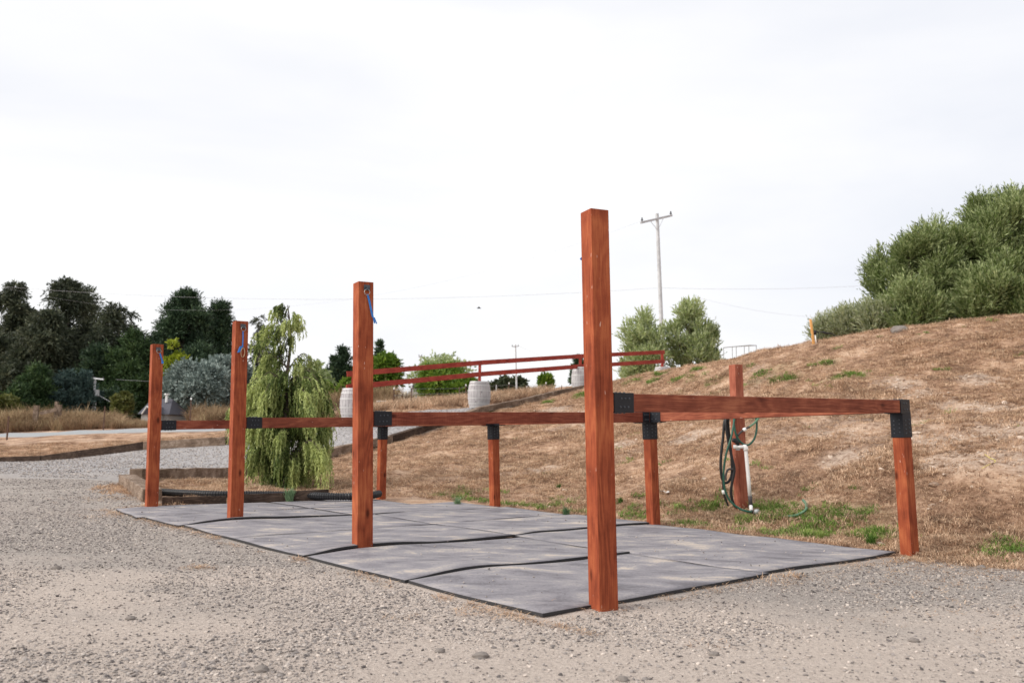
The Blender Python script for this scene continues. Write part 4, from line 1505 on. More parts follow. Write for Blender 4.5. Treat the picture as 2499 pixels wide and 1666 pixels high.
P = [gpt(640, 1362, .02), gpt(760, 1378, .015), gpt(900, 1385, 0.02), gpt(1010, 1372, .06), gpt(1085, 1345, .065), gpt(1140, 1300, .07), gpt(1142, 1245, .08), gpt(1105, 1198, .09)]
mb = MB()
mb.tube(bezier(P, 60), 0.0155, 9)
tag(mb.build('hose_end', M['hosegreenlight'], None, smooth=True, origin=P[0]), 'cut green hose end curling up out of the grass right of the lone post', 'hose')
P = [gpt(668, 1410, .02), gpt(730, 1402, .03), gpt(790, 1404, .02), gpt(870, 1402, .02)]
mb = MB()
mb.tube(bezier(P, 12), [.012, .016, .02, .014, .018, .012, .015, .02, .013, .012, .01, .008, .006][:len(bezier(P, 12))], 6)
mb.tube([P[1], P[1] + Vector((.03, .02, .05))], [.008, .004], 5)
mb.tube([P[2], P[2] + Vector((.05, -.02, .04))], [.009, .004], 5)
tag(mb.build('stick', M['stick'], None, origin=P[0]), 'short dead stick on the green patch in front of the tap', 'stick')

# ------------------------------------------------------------------ on the crest: stake, riser, rock, frame
D0 = 20.9


def c7(x, y, dy=0):
    return Vector(at((1900 + x / 9.046) / K, (740 + y / 9.046) / K, D0 + dy))


gz = zg(*c7(770, 835)[:2])
tag(beam('wooden_stake', c7(775, 900), c7(703, 350), 0.05, 0.05, (0, 1, 0), M['stake'], None, bevel=.003), 'leaning yellow wooden stake on top of the slope', 'stake')
ri = thing('irrigation_riser', tuple(c7(815, 860)), 'white pipe riser with black sprinkler head beside the yellow stake', 'irrigation riser')
mb = MB()
mb.tube([c7(828, 900), c7(806, 690)], .02, 10)
mb.build('pipe', M['pvc'], ri, smooth=True)
mb = MB()
mb.tube([c7(806, 695), c7(800, 600)], .035, 10)
mb.tube([c7(800, 610), c7(880, 640)], .018, 8)
mb.build('valve', M['bracket'], ri, smooth=True)
mb = MB()
mb.tube([c7(905, 632), c7(960, 640), c7(1000, 640), c7(1030, 655), c7(1190, 672)], [.014, .016, .03, .024, .016], 8)
mb.tube([c7(1190, 672), c7(1370, 765)], .008, 6)
mb.build('hose', M['hoseblack'], ri, smooth=True)
mb = MB()
mb.tube([c7(885, 640), c7(862, 860)], .010, 6)
mb.build('support', M['hoseblack'], ri, smooth=True)
mb = MB()
mb.tube([c7(710, 690), c7(800, 690)], .01, 6)
mb.build('tie', plain('teal_twine', (0.10, 0.35, 0.32), 0.8), ri)


def rock(name, c, r, lab, seed=1, sc=(1, 1, .6), material='rock', group=None):
    bm = bmesh.new()
    bmesh.ops.create_icosphere(bm, subdivisions=3, radius=1)
    rr = random.Random(seed)
    off = rr.uniform(0, 50)
    for v in bm.verts:
        k = 0.75 + 0.5 * float(fbm([v.co.x * 1.3 + off], [v.co.y * 1.3 + v.co.z * 1.7], 3, seed)[0])
        v.co = Vector((v.co.x * r * sc[0] * k, v.co.y * r * sc[1] * k, v.co.z * r * sc[2] * k))
    me = bpy.data.meshes.new(name)
    bm.to_mesh(me)
    bm.free()
    me.materials.append(M[material])
    o = bpy.data.objects.new(name, me)
    COL.objects.link(o)
    o.location = c
    return tag(o, lab, 'rock', group)


c = at(2068, 750, 20.0)
rock('rock', (c[0], c[1], zg(c[0], c[1]) + .05), 0.22, 'grey rock on the crest at the foot of the large bush', 3, (1, .8, .6))

fr = thing('pen_frame', tuple(at(1700, 815, 38)), 'thin grey metal pen frame standing on the skyline of the slope', 'metal frame')
a0, a1 = at(1662, 798, 38), at(1720, 792.5, 38)
b0, b1 = at(1682, 796, 40.5), at(1737, 793, 40.5)
for s, e in ((a0, a1), (b0, b1), (a0, b0), (a1, b1)):
    mb = MB()
    mb.tube([s, e], 0.022, 6)
    mb.build('rail', M['galv'], fr)
for s in (a0, a1, b0, b1, (a0 + a1) / 2, (b0 + b1) / 2):
    mb = MB()
    mb.tube([s, (s[0], s[1], min(zg(s[0], s[1]), s[2] - .9) - .1)], 0.02, 6)
    mb.build('leg', M['galv'], fr)

# ------------------------------------------------------------------ utility poles and cables
def pole(u, vt, vb, d, r0, r1, lab, arm=None, braces=True, transformer=False, mat_='grey'):
    top = Vector(at(u[0], vt, d))
    base = Vector(at(u[1], vb, d))
    g = zg(base[0], base[1])
    base = base + (base - top).normalized() * max(0, (base[2] - g) + .5)
    t = thing('utility_pole', (base[0], base[1], g), lab, 'utility pole')
    mb = MB()
    mb.tube([base, base.lerp(top, .5), top], [r0, (r0 + r1) / 2, r1], 10)
    mb.build('pole', M[mat_], t, smooth=False)
    if arm:
        a, b = Vector(at(*arm[0])), Vector(at(*arm[1]))
        beam('crossarm', a, b, 0.10 * r0 / .15, 0.13 * r0 / .15, UP, M[mat_], t, bevel=.005)
        for s in (0.035, 0.965):
            q = a.lerp(b, s)
            mi_ = MB()
            k = r0 / .15
            mi_.tube([q + Vector((0, 0, .05 * k)), q + Vector((0, 0, .11 * k)), q + Vector((0, 0, .115 * k)), q + Vector((0, 0, .17 * k)), q + Vector((0, 0, .175 * k)), q + Vector((0, 0, .28 * k))], [.02 * k, .02 * k, .075 * k, .07 * k, .03 * k, .05 * k], 10)
            mi_.build('insulator', M['porc'], t, smooth=False)
        if braces:
            m0 = top.lerp(base, 0.09)
            for s in (.3, .72):
                mbr = MB()
                mbr.tube([a.lerp(b, s) - Vector((0, 0, .05)), m0], .014, 5)
                mbr.build('brace', M['galv'], t)
    if transformer:
        q = top.lerp(base, .28)
        mt = MB()
        mt.tube([q + Vector((.32, -.1, -.25)), q + Vector((.32, -.1, .35))], .2, 12)
        mt.build('transformer', M['galv'], t)
    return t


pole((1509, 1519), 491, 745, 51, .155, .11, 'tall grey utility pole with tilted crossarm rising behind the pair of pale trees', ((1472, 511.5, 49.5), (1543, 495, 52.3)))
pole((1184, 1186.5), 791, 890, 110, .14, .09, 'distant thin grey utility pole seen through the red rail fence', ((1176, 796, 109), (1191, 795, 111)), False)
pole((965.5, 966), 817, 915, 95, .13, .09, 'thin distant utility pole left of the bright green trees', ((962, 819, 94), (969, 818.5, 96)), False)
pl_ = pole((219, 214), 867, 918, 72, .13, .10, 'grey utility pole with transformer in front of the dark trees at left', ((213, 868, 72.1), (238, 871, 70)), False, True)
b_ = Vector(at(213, 948, 72))
mb = MB()
for s in (-.12, .14):
    mb.tube([b_ + Vector((s, .02, -.6)), b_ + Vector((s + .03, .02, 1.1))], .09, 8)
mb.build('stub', M['grey'], pl_)


def cable(pts, r, lab, sag=0.0, n_=30):
    a, b = Vector(at(*pts[0])), Vector(at(*pts[1]))
    P = [a.lerp(b, q / n_) - Vector((0, 0, sag * 4 * (q / n_) * (1 - q / n_))) for q in range(n_ + 1)]
    mb = MB()
    mb.tube(P, r, 5)
    return tag(mb.build('power_cable', M['cable'], None, origin=a), lab, 'cable', 'overhead cables')


cable(((-60, 652, 62), (1516, 661, 51)), .007, 'long sagging overhead cable, the lower one reaching the tall pole from the left', 0.95)
cable(((-60, 642, 62), (1473, 508, 49.5)), .003, 'faint upper overhead cable ending at the left insulator of the tall pole', 3.8)
cable(((1516, 661, 51), (2100, 648, 60)), .007, 'overhead cable from the tall pole to behind the large right bush', 0.25)
cable(((1600, 682, 60), (1872, 728, 62)), .006, 'faint overhead cable descending right toward the yellow stake', .25)
cable(((1191, 794, 111), (1330, 845, 140)), .012, 'thin overhead cable right of the distant pole behind the red rail', .3)
cable(((266, 871, 70), (640, 876, 75)), .012, 'short overhead cable running right from the left pole with transformer', .2)
cable(((218, 902, 72), (275, 935, 69)), .016, 'slanting guy cable of the left pole with transformer', 0)

# ------------------------------------------------------------------ fences far off
wf = thing('wire_fence', tuple(at(1137, 920, 40)), 'wire fence on steel posts with white tips beyond the driveway', 'wire fence')
tops = []
for u, v, d, mt_ in ((905, 893, 37, 'tpost'), (945, 890, 38, 'tpost'), (1055, 889, 40, 'stick'), (1070, 885.5, 40.2, 'tpost'), (1140, 883.5, 42, 'grey'), (1169, 881, 43, 'tpost'), (1210, 889, 47, 'tpost'), (1254, 880.5, 45, 'tpost'), (1290, 885, 50, 'tpost'), (1330, 878, 50, 'tpost')):
    q = Vector(at(u, v, d))
    g = min(zg(q[0], q[1]), q[2] - 1.0)
    mb = MB()
    mb.box((q[0], q[1], (q[2] + g) / 2), (.05, .04, q[2] - g))
    po = mb.build('post', M[mt_], wf)
    if mt_ == 'tpost':
        mb = MB()
        mb.box((q[0], q[1] - .002, q[2] + .03), (.056, .046, .09))
        tp_ = mb.build('tip', M['white'], None, origin=Vector((0, 0, 0)))
        tp_.parent = po
        tp_.location = -Vector(wf.location)
    tops.append(q)
for k_, dz in enumerate((.06, .3, .55, .8)):
    mb = MB()
    mb.tube([q - Vector((0, .03, dz)) for q in tops], .007, 4)
    mb.build('wire', M['wire'], wf)

pf = thing('pipe_fence', tuple(at(915, 925, 46)), 'low grey pipe fence in front of the bright green trees', 'pipe fence')
pts = [Vector(at(u, v, d)) for u, v, d in ((866, 921, 46), (920, 921.5, 46), (990, 919.5, 47), (1075, 912, 48), (1135, 914, 48), (1215, 911, 49), (1310, 896, 50))]
for h_ in (0, .42):
    for a, b in zip(pts[:-1], pts[1:]):
        if h_ and a[0] > pts[3][0] - .1:
            continue
        mb = MB()
        mb.tube([a - Vector((0, 0, h_)), b - Vector((0, 0, h_))], .028, 6)
        mb.build('rail', M['galv'], pf)
for q in pts:
    mb = MB()
    mb.tube([q + Vector((0, 0, .03)), (q[0], q[1], q[2] - 1.0)], .03, 6)
    mb.build('post', M['galv'], pf)

lf = thing('wood_fence', tuple(at(120, 960, 54)), 'weathered wooden fence bits standing in the tall dry grass at left', 'fence')
for u, v, w_ in ((84, 931, .3), (130, 922, .16), (137, 929, .26)):
    q = Vector(at(u, v, 52))
    beam('post', (q[0], q[1], q[2] - 2.2), q, w_, .16, (0, 1, 0), M['tie'], lf, bevel=.01)
beam('rail', at(92, 949, 51.8), at(130, 940, 51.8), .06, .22, UP, M['tie'], lf, bevel=.01)
sf = thing('wire_fence', tuple(at(239, 960, 48)), 'thin rusty steel fence posts along the near side of the tall dry grass', 'wire fence')
tops = []
for u, v, d in ((20, 985, 40), (241, 935, 50), (439, 918, 48)):
    q = Vector(at(u, v - 2 if u != 20 else 955, d))
    mb = MB()
    mb.box((q[0], q[1], q[2] - .9), (.06, .05, 1.8))
    po = mb.build('post', M['tpost'], sf)
    if u == 439:
        mb = MB()
        mb.box((q[0], q[1] - .003, q[2] + .02), (.075, .06, .12))
        tp_ = mb.build('tip', M['white'], None, origin=Vector((0, 0, 0)))
        tp_.parent = po
        tp_.location = -Vector(sf.location)

# ------------------------------------------------------------------ house behind the grass
hs = thing('house', tuple(at(370, 960, 66)), 'low house with grey shingle roof and white gable trim beyond the grass', 'house')
dH = 66.0
rz, ez = at(400, 916, dH)[2], at(400, 952, dH)[2]
xl, xr = at(346, 930, dH)[0], at(416, 930, dH)[0]
mb = MB()
mb.add([(xl, dH - 2.2, ez), (xr, dH - 2.2, ez), (xr - .7, dH, rz), (xl + .1, dH, rz), (xl, dH + 2.2, ez), (xr, dH + 2.2, ez)], [(0, 1, 2, 3), (3, 2, 5, 4), (0, 3, 4), (1, 5, 2), (0, 4, 5, 1)])
mb.build('roof', M['roof'], hs)
mb = MB()
mb.box(((xl + xr) / 2, dH, ez - 1.3), (xr - xl - .4, 4, 2.58))
mb.build('wall', M['wall'], hs)
gl, gr_ = at(327, 950, 62), at(352, 950, 62)
ga = at(339.5, 932.5, 62)
mb = MB()
mb.add([(gl[0], 62, gl[2]), (gr_[0], 62, gr_[2]), (ga[0], 62, ga[2]), (gl[0], 67, gl[2]), (gr_[0], 67, gr_[2]), (ga[0], 67, ga[2])], [(0, 3, 5, 2), (1, 2, 5, 4), (0, 2, 1)[::-1], (3, 4, 5)])
mb.build('wing_roof', M['roof'], hs)
mb = MB()
mb.box(((gl[0] + gr_[0]) / 2, 64.5, gl[2] - 1.2), (gr_[0] - gl[0] - .2, 4.6, 2.3))
mb.build('wing_wall', M['wall'], hs)
for e_ in (gl, gr_):
    beam('gable_trim', (e_[0], 61.9, e_[2]), (ga[0], 61.9, ga[2] + .02), .05, .13, (0, 1, 0), M['white'], hs, bevel=0)
mb = MB()
q = at(390, 913, dH)
mb.tube([(q[0], dH - .6, rz - .3), (q[0], dH - .6, rz + .35)], .1, 8)
mb.tube([(q[0], dH - .6, rz + .3), (q[0], dH - .6, rz + .4)], .2, 8)
mb.build('vent', M['white'], hs)
# far white shed near the pampas grass
sh = thing('shed', tuple(at(958, 915, 90)), 'tiny pale shed far off beside the pampas grass', 'shed')
q = at(958, 905, 90)
mb = MB()
mb.box((q[0], 90, q[2] - .6), (1.3, 1.5, 2.6))
mb.build('wall', M['wall'], sh)
mb = MB()
mb.add([(q[0] - .9, 89, q[2] + .72), (q[0] + .9, 89, q[2] + .72), (q[0] + .9, 91, q[2] + .72), (q[0] - .9, 91, q[2] + .72), (q[0], 89, q[2] + 1.1), (q[0], 91, q[2] + 1.1)], [(0, 1, 4), (1, 2, 5, 4), (2, 3, 5), (3, 0, 4, 5), (0, 3, 2, 1)])
mb.build('roof', M['roof'], sh)

# ------------------------------------------------------------------ trees
def quads_mesh(name, V, shade, material, parent, loc):
    n_ = len(V) // 4
    me = bpy.data.meshes.new(name)
    me.vertices.add(len(V))
    me.vertices.foreach_set('co', (V - np.array(loc)).astype(np.float32).ravel())
    me.loops.add(len(V))
    me.loops.foreach_set('vertex_index', np.arange(len(V), dtype=np.int32))
    me.polygons.add(n_)
    me.polygons.foreach_set('loop_start', np.arange(n_, dtype=np.int32) * 4)
    me.update()
    a = me.attributes.new('shade', 'FLOAT', 'POINT')
    a.data.foreach_set('value', np.repeat(shade, 4).astype(np.float32))
    me.materials.append(material)
    o = bpy.data.objects.new(name, me)
    COL.objects.link(o)
    o.parent = parent
    return o


def nrm(a):
    return a / (np.linalg.norm(a, axis=-1, keepdims=True) + 1e-9)


def foliage(rng, O_, D_, m, Ls, ll, lw, droop, spread=0.8, shade0=None):
    """m leaves along each sprig from O_ along D_; returns quads (diamonds)"""
    n_ = len(O_)
    t = (np.arange(m)[None, :] + rng.uniform(0, 1, (n_, m))) / m
    L_ = (Ls * rng.uniform(.6, 1.25, (n_, 1)))
    base = O_[:, None, :] + D_[:, None, :] * (t * L_)[..., None]
    base[..., 2] -= droop * (t * L_) ** 2 / (Ls + 1e-6)
    ld = D_[:, None, :] * 0.9 + rng.normal(0, spread * .6, (n_, m, 3))
    ld[..., 2] -= droop * t * 1.2
    ld = nrm(ld).reshape(-1, 3)
    base = base.reshape(-1, 3)
    side = nrm(np.cross(ld, rng.normal(0, 1, ld.shape)))
    k = rng.uniform(.6, 1.3, (len(base), 1))
    l_, w_ = ll * k, lw * k
    mid = base + ld * l_ * .45
    V = np.stack([base, mid + side * w_ / 2, base + ld * l_, mid - side * w_ / 2], 1).reshape(-1, 3)
    s0 = rng.uniform(0, 1, n_) if shade0 is None else shade0
    sh_ = np.clip(np.repeat(s0, m) * .6 + rng.uniform(0, .4, n_ * m), 0, 1)
    return V, sh_


LM = {
    'euc': leaf_mat('eucalyptus_leaves', (0.016, 0.023, 0.014), (0.056, 0.070, 0.040), (0.22, 0.23, 0.14), 0.25),
    'pine': leaf_mat('pine_needles', (0.010, 0.022, 0.012), (0.034, 0.066, 0.032), (0.15, 0.22, 0.11), 0.15),
    'midgreen': leaf_mat('mid_green_needles', (0.015, 0.035, 0.012), (0.045, 0.085, 0.03), (0.12, 0.18, 0.06), 0.15),
    'blue': leaf_mat('blue_green_leaves', (0.02, 0.045, 0.042), (0.055, 0.095, 0.085), (0.15, 0.21, 0.18), 0.15),
    'silver': leaf_mat('silver_leaves', (0.07, 0.10, 0.095), (0.19, 0.24, 0.22), (0.42, 0.48, 0.44), 0.15),
    'yellow': leaf_mat('yellow_green_leaves', (0.08, 0.11, 0.008), (0.24, 0.30, 0.02), (0.48, 0.50, 0.07), 0.35),
    'bright': leaf_mat('bright_green_leaves', (0.03, 0.07, 0.008), (0.12, 0.21, 0.022), (0.30, 0.38, 0.06), 0.35),
    'olive': leaf_mat('olive_leaves', (0.05, 0.06, 0.015), (0.14, 0.15, 0.04), (0.28, 0.27, 0.09), 0.25),
    'willow': leaf_mat('narrow_green_leaves', (0.018, 0.032, 0.007), (0.12, 0.175, 0.04), (0.62, 0.68, 0.36), 0.3, 0.42, 0.35, back=(0.32, 0.37, 0.17)),
    'willowpale': leaf_mat('pale_narrow_leaves', (0.08, 0.10, 0.04), (0.24, 0.28, 0.12), (0.50, 0.50, 0.28), 0.35, 0.45, 0.4, back=(0.5, 0.52, 0.38)),
    'sage': leaf_mat('sage_leaves', (0.09, 0.13, 0.04), (0.30, 0.38, 0.13), (0.62, 0.66, 0.36), 0.35, 0.45, 0.4, back=(0.5, 0.54, 0.34)),
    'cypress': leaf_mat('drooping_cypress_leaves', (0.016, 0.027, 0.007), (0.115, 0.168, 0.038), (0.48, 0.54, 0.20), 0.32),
    'woods': leaf_mat('far_woods_leaves', (0.02, 0.03, 0.015), (0.05, 0.065, 0.03), (0.14, 0.15, 0.06), 0.15),
    'plume': leaf_mat('cream_plumes', (0.45, 0.38, 0.28), (0.62, 0.54, 0.42), (0.78, 0.72, 0.58), 0.3),
}
TREES = []


def tree(name, lab, u, vtop, hw, d, style, lm, vb=None, dens=1.0, group=None, leaf=None, cat='tree', trunkmat='bark', seed=None, lean=0.0):
    rng = np.random.default_rng(seed if seed is not None else int(u * 7 + vtop * 3 + d))
    p0 = at(u, vb if vb else 950, d)
    x0 = p0[0]
    g = zg(x0, d)
    zt_ = at(u, vtop, d)[2]
    z0 = g if vb is None else min(g, at(u, vb, d)[2]) if style != 'float' else at(u, vb, d)[2]
    if vb is not None:
        z0 = max(g, at(u, vb, d)[2] - 0.3) if at(u, vb, d)[2] > g else g
    H_ = zt_ - z0
    Rr = hw * d / 1882.0 * (1.0 if leaf else 1.2)
    dens = dens * (1.0 if leaf else 2.4)
    px = d / 820.0                      # metres per picture pixel
    t = thing(name, (x0, d, z0), lab, cat, group)
    cl, rr, up_, out_ = [], [], 0, 1
    if style == 'euc':
        n_ = 34
        for k in range(n_):
            f = 0.14 + 0.86 * (k + rng.uniform(0, 1)) / n_
            rad = Rr * (0.5 + .5 * math.sin(math.pi * min(1, f * 1.02) ** 1.2)) * (1.05 - .55 * max(0, f - .6) / .4)
            a = rng.uniform(0, 6.28)
            q = math.sqrt(rng.uniform(.05, 1)) * rad * .85
            r_ = Rr * rng.uniform(.2, .36) * (1 if f < .8 else .62)
            cl.append((x0 + q * math.cos(a) + lean * f * H_, d + q * math.sin(a), z0 + f * H_ - r_ * .55))
            rr.append((r_, r_, r_ * .72))
        Ls, ll, lw, droop, spread, m_ = 1.0, 3.6 * px, 1.1 * px, .5, .9, 8
        bias = np.array([0, 0, -.1])
    elif style in ('conifer', 'juniper'):
        n_ = 72
        for k in range(n_):
            f = (0.05 if style == 'juniper' else .12) + 0.92 * (k + rng.uniform(0, 1)) / n_
            f = min(f, .985)
            rad = Rr * (min(1, 1.2 * (1 - f) ** .62) + .05) * rng.uniform(.55, 1.1)
            a = rng.uniform(0, 6.28)
            r_ = max(Rr * .10, rad * .32)
            q = max(0, rad - r_ * .6)
            cl.append((x0 + q * math.cos(a), d + q * math.sin(a), z0 + f * H_))
            rr.append((r_, r_, r_ * .6))
        Ls, ll, lw, droop, spread, m_ = .9, 3.2 * px, 1.0 * px, -.1, .7, 8
        bias = np.array([0, 0, .35])
    elif style == 'round':
        n_ = 30
        for k in range(n_):
            v = nrm(rng.normal(0, 1, 3))
            v[2] = abs(v[2]) * 1.0 - .25 if rng.uniform() < .8 else v[2]
            s = rng.uniform(.45, .85)
            r_ = Rr * rng.uniform(.24, .4)
            hz_ = H_ / 2
            cl.append((x0 + v[0] * Rr * s, d + v[1] * Rr * s, z0 + hz_ + np.clip(v[2], -.85, 1) * (hz_ - r_ * .7) * s / .8))
            rr.append((r_, r_, r_ * .85))
        Ls, ll, lw, droop, spread, m_ = .7, 3.2 * px, 1.5 * px, .1, .9, 7
        bias = np.array([0, 0, .15])
    else:   # bush: upright shoots
        n_ = 44
        for k in range(n_):
            a = rng.uniform(0, 6.28)
            q = math.sqrt(rng.uniform(0, 1)) * Rr * .85
            f = rng.uniform(.0, 1) ** .8
            lim = math.sqrt(max(.05, 1 - (q / Rr) ** 2 * .8))
            r_ = Rr * rng.uniform(.12, .30)
            cl.append((x0 + q * math.cos(a), d + q * math.sin(a), z0 + f * lim * (H_ - r_ * .8)))
            rr.append((r_, r_, r_ * .9))
        Ls, ll, lw, droop, spread, m_ = .55, 4.0 * px, 1.1 * px, -.05, .45, 10
        bias = np.array([-.15, 0, 1.0])
    if leaf:
        ll, lw, Ls, m_ = leaf
    cl, rr = np.array(cl), np.array(rr)
    area = (rr[:, 0] / px) ** 2
    cnt = np.maximum(6, (area * .55 * dens * 12 / (ll * lw / px ** 2 * m_ / 7 + 2)).astype(int))
    ci = np.repeat(np.arange(len(cl)), cnt)
    v = nrm(rng.normal(0, 1, (len(ci), 3)))
    if style != 'bush':
        v[:, 2] = np.where((v[:, 2] < 0) & (rng.uniform(size=len(ci)) < .4), -v[:, 2], v[:, 2])
    lump = 0.62 + 0.8 * vnoise(v[:, 0] * 1.7 + ci * 7.3, v[:, 1] * 1.7 + v[:, 2] * 2.3 + ci, 3)
    O_ = cl[ci] + v * rr[ci] * (rng.uniform(0, 1, (len(ci), 1)) ** .5) * lump[:, None]
    O_[:, 2] = np.maximum(O_[:, 2], z0 + .05)
    D_ = nrm(v * .8 + bias + rng.normal(0, .35, v.shape))
    s0 = np.clip(rng.uniform(0, 1, len(cl))[ci] * .5 + rng.uniform(0, 1, len(ci)) ** 1.6 * .75 - .08, 0, 1)
    V, sh_ = foliage(rng, O_, D_, m_, Ls * (1 if leaf else min(1, Rr * .35)), ll, lw, droop, spread, s0)
    if style == 'bush' and leaf:
        ns_ = int(len(cl) * 5)
        k_ = rng.integers(0, len(cl), ns_)
        v2 = nrm(rng.normal(0, 1, (ns_, 3)) + [0, -.2, .9])
        O2 = cl[k_] + v2 * rr[k_] * rng.uniform(.5, 1.0, (ns_, 1))
        D2 = nrm(v2 * .5 + [-.12, 0, 1.0] + rng.normal(0, .22, v2.shape))
        V2, sh2 = foliage(rng, O2, D2, 11, Ls * 1.1, ll * .95, lw, -.02, .35, rng.uniform(.45, 1, ns_))
        V, sh_ = np.concatenate([V, V2]), np.concatenate([sh_, sh2])
    mb = MB()
    tr = max(.04, H_ * .018)
    lx = lambda f: (x0 + lean * f * H_, d, z0 + f * H_)
    if style in ('bush', 'round'):
        for k in range(0, len(cl), 3):
            a = Vector((x0 + rng.normal(0, Rr * .12), d + rng.normal(0, Rr * .12), z0 - .1))
            b = Vector(cl[k])
            mb.tube([a, a.lerp(b, .5) + Vector((0, 0, .1 * H_)), b], [tr * .8, tr * .5, tr * .2], 5)
    else:
        mb.tube([(x0, d, z0 - .2), lx(.3), lx(.6), lx(.93)], [tr, tr * .8, tr * .5, tr * .15], 7)
        for k in range(0, len(cl), 2):
            f = max(.05, (cl[k][2] - z0) / H_ - .12)
            a = Vector(lx(f))
            b = Vector(cl[k])
            mb.tube([a, a.lerp(b, .5) + Vector((0, 0, .05 * Rr)), b], [tr * .4, tr * .25, tr * .1], 4)
    mb.build('trunk', M[trunkmat], t)
    quads_mesh('crown', V, sh_, LM[lm], t, (x0, d, z0))
    TREES.append((name, len(V) // 4))
    return t


EG = 'dark eucalyptus trees at left'
tree('eucalyptus_tree', 'dark eucalyptus at the left edge of the photo with broad crown', 15, 655, 85, 96, 'euc', 'euc', dens=1.25, group=EG, trunkmat='barkpale')
tree('eucalyptus_tree', 'tallest dark eucalyptus with a ragged thin spire on top', 138, 640, 72, 92, 'euc', 'euc', dens=1.15, group=EG, trunkmat='barkpale')
tree('eucalyptus_tree', 'eucalyptus whose rounded top tuft leans right beside the tallest one', 180, 655, 50, 99, 'euc', 'euc', dens=1.1, group=EG, trunkmat='barkpale')
tree('eucalyptus_tree', 'lower airy eucalyptus right of the tallest ones, sky showing through', 262, 702, 66, 90, 'euc', 'euc', dens=.95, group=EG, trunkmat='barkpale')
tree('eucalyptus_tree', 'dark eucalyptus filling the space behind the pole with transformer', 90, 715, 75, 86, 'euc', 'euc', dens=1.3, group=EG, trunkmat='barkpale')
tree('eucalyptus_tree', 'grey-green slim eucalyptus showing right of the third tall post', 590, 727, 32, 96, 'euc', 'euc', dens=.65, group=EG, trunkmat='barkpale')
tree('pine_tree', 'large dark green pine with irregular top left of the third tall post', 412, 684, 92, 90, 'conifer', 'pine', dens=1.5)
tree('pine_tree', 'dense dark pine right beside the large pine, rounder at the top', 492, 706, 56, 94, 'conifer', 'pine', dens=1.6)
tree('cypress_tree', 'mid-green cypress between the eucalyptus and the farthest tall post', 300, 768, 58, 84, 'juniper', 'midgreen', dens=1.5)
tree('cypress_tree', 'dark green cypress directly behind the farthest tall post', 345, 790, 52, 86, 'juniper', 'pine', dens=1.5)
tree('cypress_tree', 'dark cypress standing behind the leaning mid-green shrub and pole', 215, 800, 52, 84, 'juniper', 'pine', dens=1.5)
tree('cypress_tree', 'dark trees filling behind the silver bush under the dense pine', 450, 800, 70, 86, 'juniper', 'pine', dens=1.5)
tree('poplar_tree', 'narrow yellow-green tree just right of the farthest tall post', 400, 781, 25, 76, 'round', 'yellow', dens=1.1)
tree('wattle_bush', 'big silvery blue-green rounded bush left of the third tall post', 452, 826, 66, 70, 'round', 'silver', dens=1.3, cat='bush')
tree('wattle_bush', 'taller silvery blue-green bush partly behind the third tall post', 515, 806, 52, 73, 'round', 'silver', dens=1.3, cat='bush')
tree('juniper_tree', 'dark green conical tree in the lower left in front of the eucalyptus', 78, 846, 44, 70, 'juniper', 'midgreen', dens=1.5)
tree('juniper_tree', 'second low green conifer at the far lower left', 38, 888, 34, 68, 'juniper', 'midgreen', dens=1.4)
tree('spruce_tree', 'blue-green spruce left of the pole with transformer', 148, 856, 34, 71, 'juniper', 'blue', dens=1.4)
tree('spruce_tree', 'blue-green spruce just behind the pole with transformer', 190, 858, 30, 72, 'juniper', 'blue', dens=1.4)
tree('willow_tree', 'yellow-green drooping bush cut by the left photo edge', 2, 896, 34, 66, 'round', 'olive', dens=1.3)
tree('shrub', 'small olive-yellow shrub right of the pole with transformer', 282, 893, 20, 68, 'round', 'olive', dens=1.2, cat='bush')
tree('shrub', 'dark low shrubs left of the house behind the grass', 240, 900, 46, 74, 'round', 'pine', dens=1.4, cat='bush')
tree('shrub', 'dark shrub right of the house', 430, 915, 30, 76, 'round', 'pine', dens=1.2, cat='bush')
# middle
tree('grey_tree', 'thin grey-green tree behind the right side of the drooping tree', 715, 826, 38, 60, 'round', 'sage', dens=.7)
tree('conifer_tree', 'dark conifer left of the second nearest tall post', 782, 806, 30, 74, 'conifer', 'pine', dens=1.6)
tree('conifer_tree', 'small dark conifer tip left of the taller dark conifer', 762, 822, 18, 73, 'conifer', 'pine', dens=1.4)
tree('maple_tree', 'bright green bush between the drooping tree and second nearest post', 800, 868, 26, 58, 'round', 'bright', dens=1.1)
tree('maple_tree', 'bright green bush hugging the drooping tree on its right', 742, 874, 28, 56, 'round', 'bright', dens=1.0)
tree('maple_tree', 'bright green tree just right of the second nearest tall post', 878, 805, 34, 62, 'round', 'bright', dens=1.2)
tree('conifer_tree', 'dark narrow conifer behind the bright green tree', 866, 788, 18, 72, 'conifer', 'pine', dens=1.4)
tree('maple_tree', 'broad bright green tree behind the red rail, left of the large barrel', 1012, 836, 50, 58, 'round', 'bright', dens=1.2)
tree('maple_tree', 'lower green bush close behind the large barrel', 1058, 862, 30, 56, 'round', 'bright', dens=1.1)
tree('grey_tree', 'sparse grey twiggy tree behind the broad bright green tree', 1012, 812, 52, 66, 'round', 'sage', dens=.35)
tree('far_tree', 'distant low dark tree group right of the large barrel, left one', 1150, 863, 34, 130, 'round', 'woods', dens=1.6, group='far low trees')
tree('far_tree', 'distant low dark tree group right of the large barrel, right one', 1192, 869, 26, 138, 'round', 'woods', dens=1.6, group='far low trees')
tree('far_tree', 'distant dark tree line between the bright green trees', 945, 893, 22, 120, 'round', 'woods', dens=1.4, group='far low trees')
tree('young_tree', 'young bright green tree on the distant dry hillside', 1255, 857, 15, 84, 'bush', 'bright', dens=1.1)
tree('conifer_tree', 'small dark conifer behind the half hidden barrel', 1328, 822, 16, 76, 'conifer', 'pine', dens=1.3)
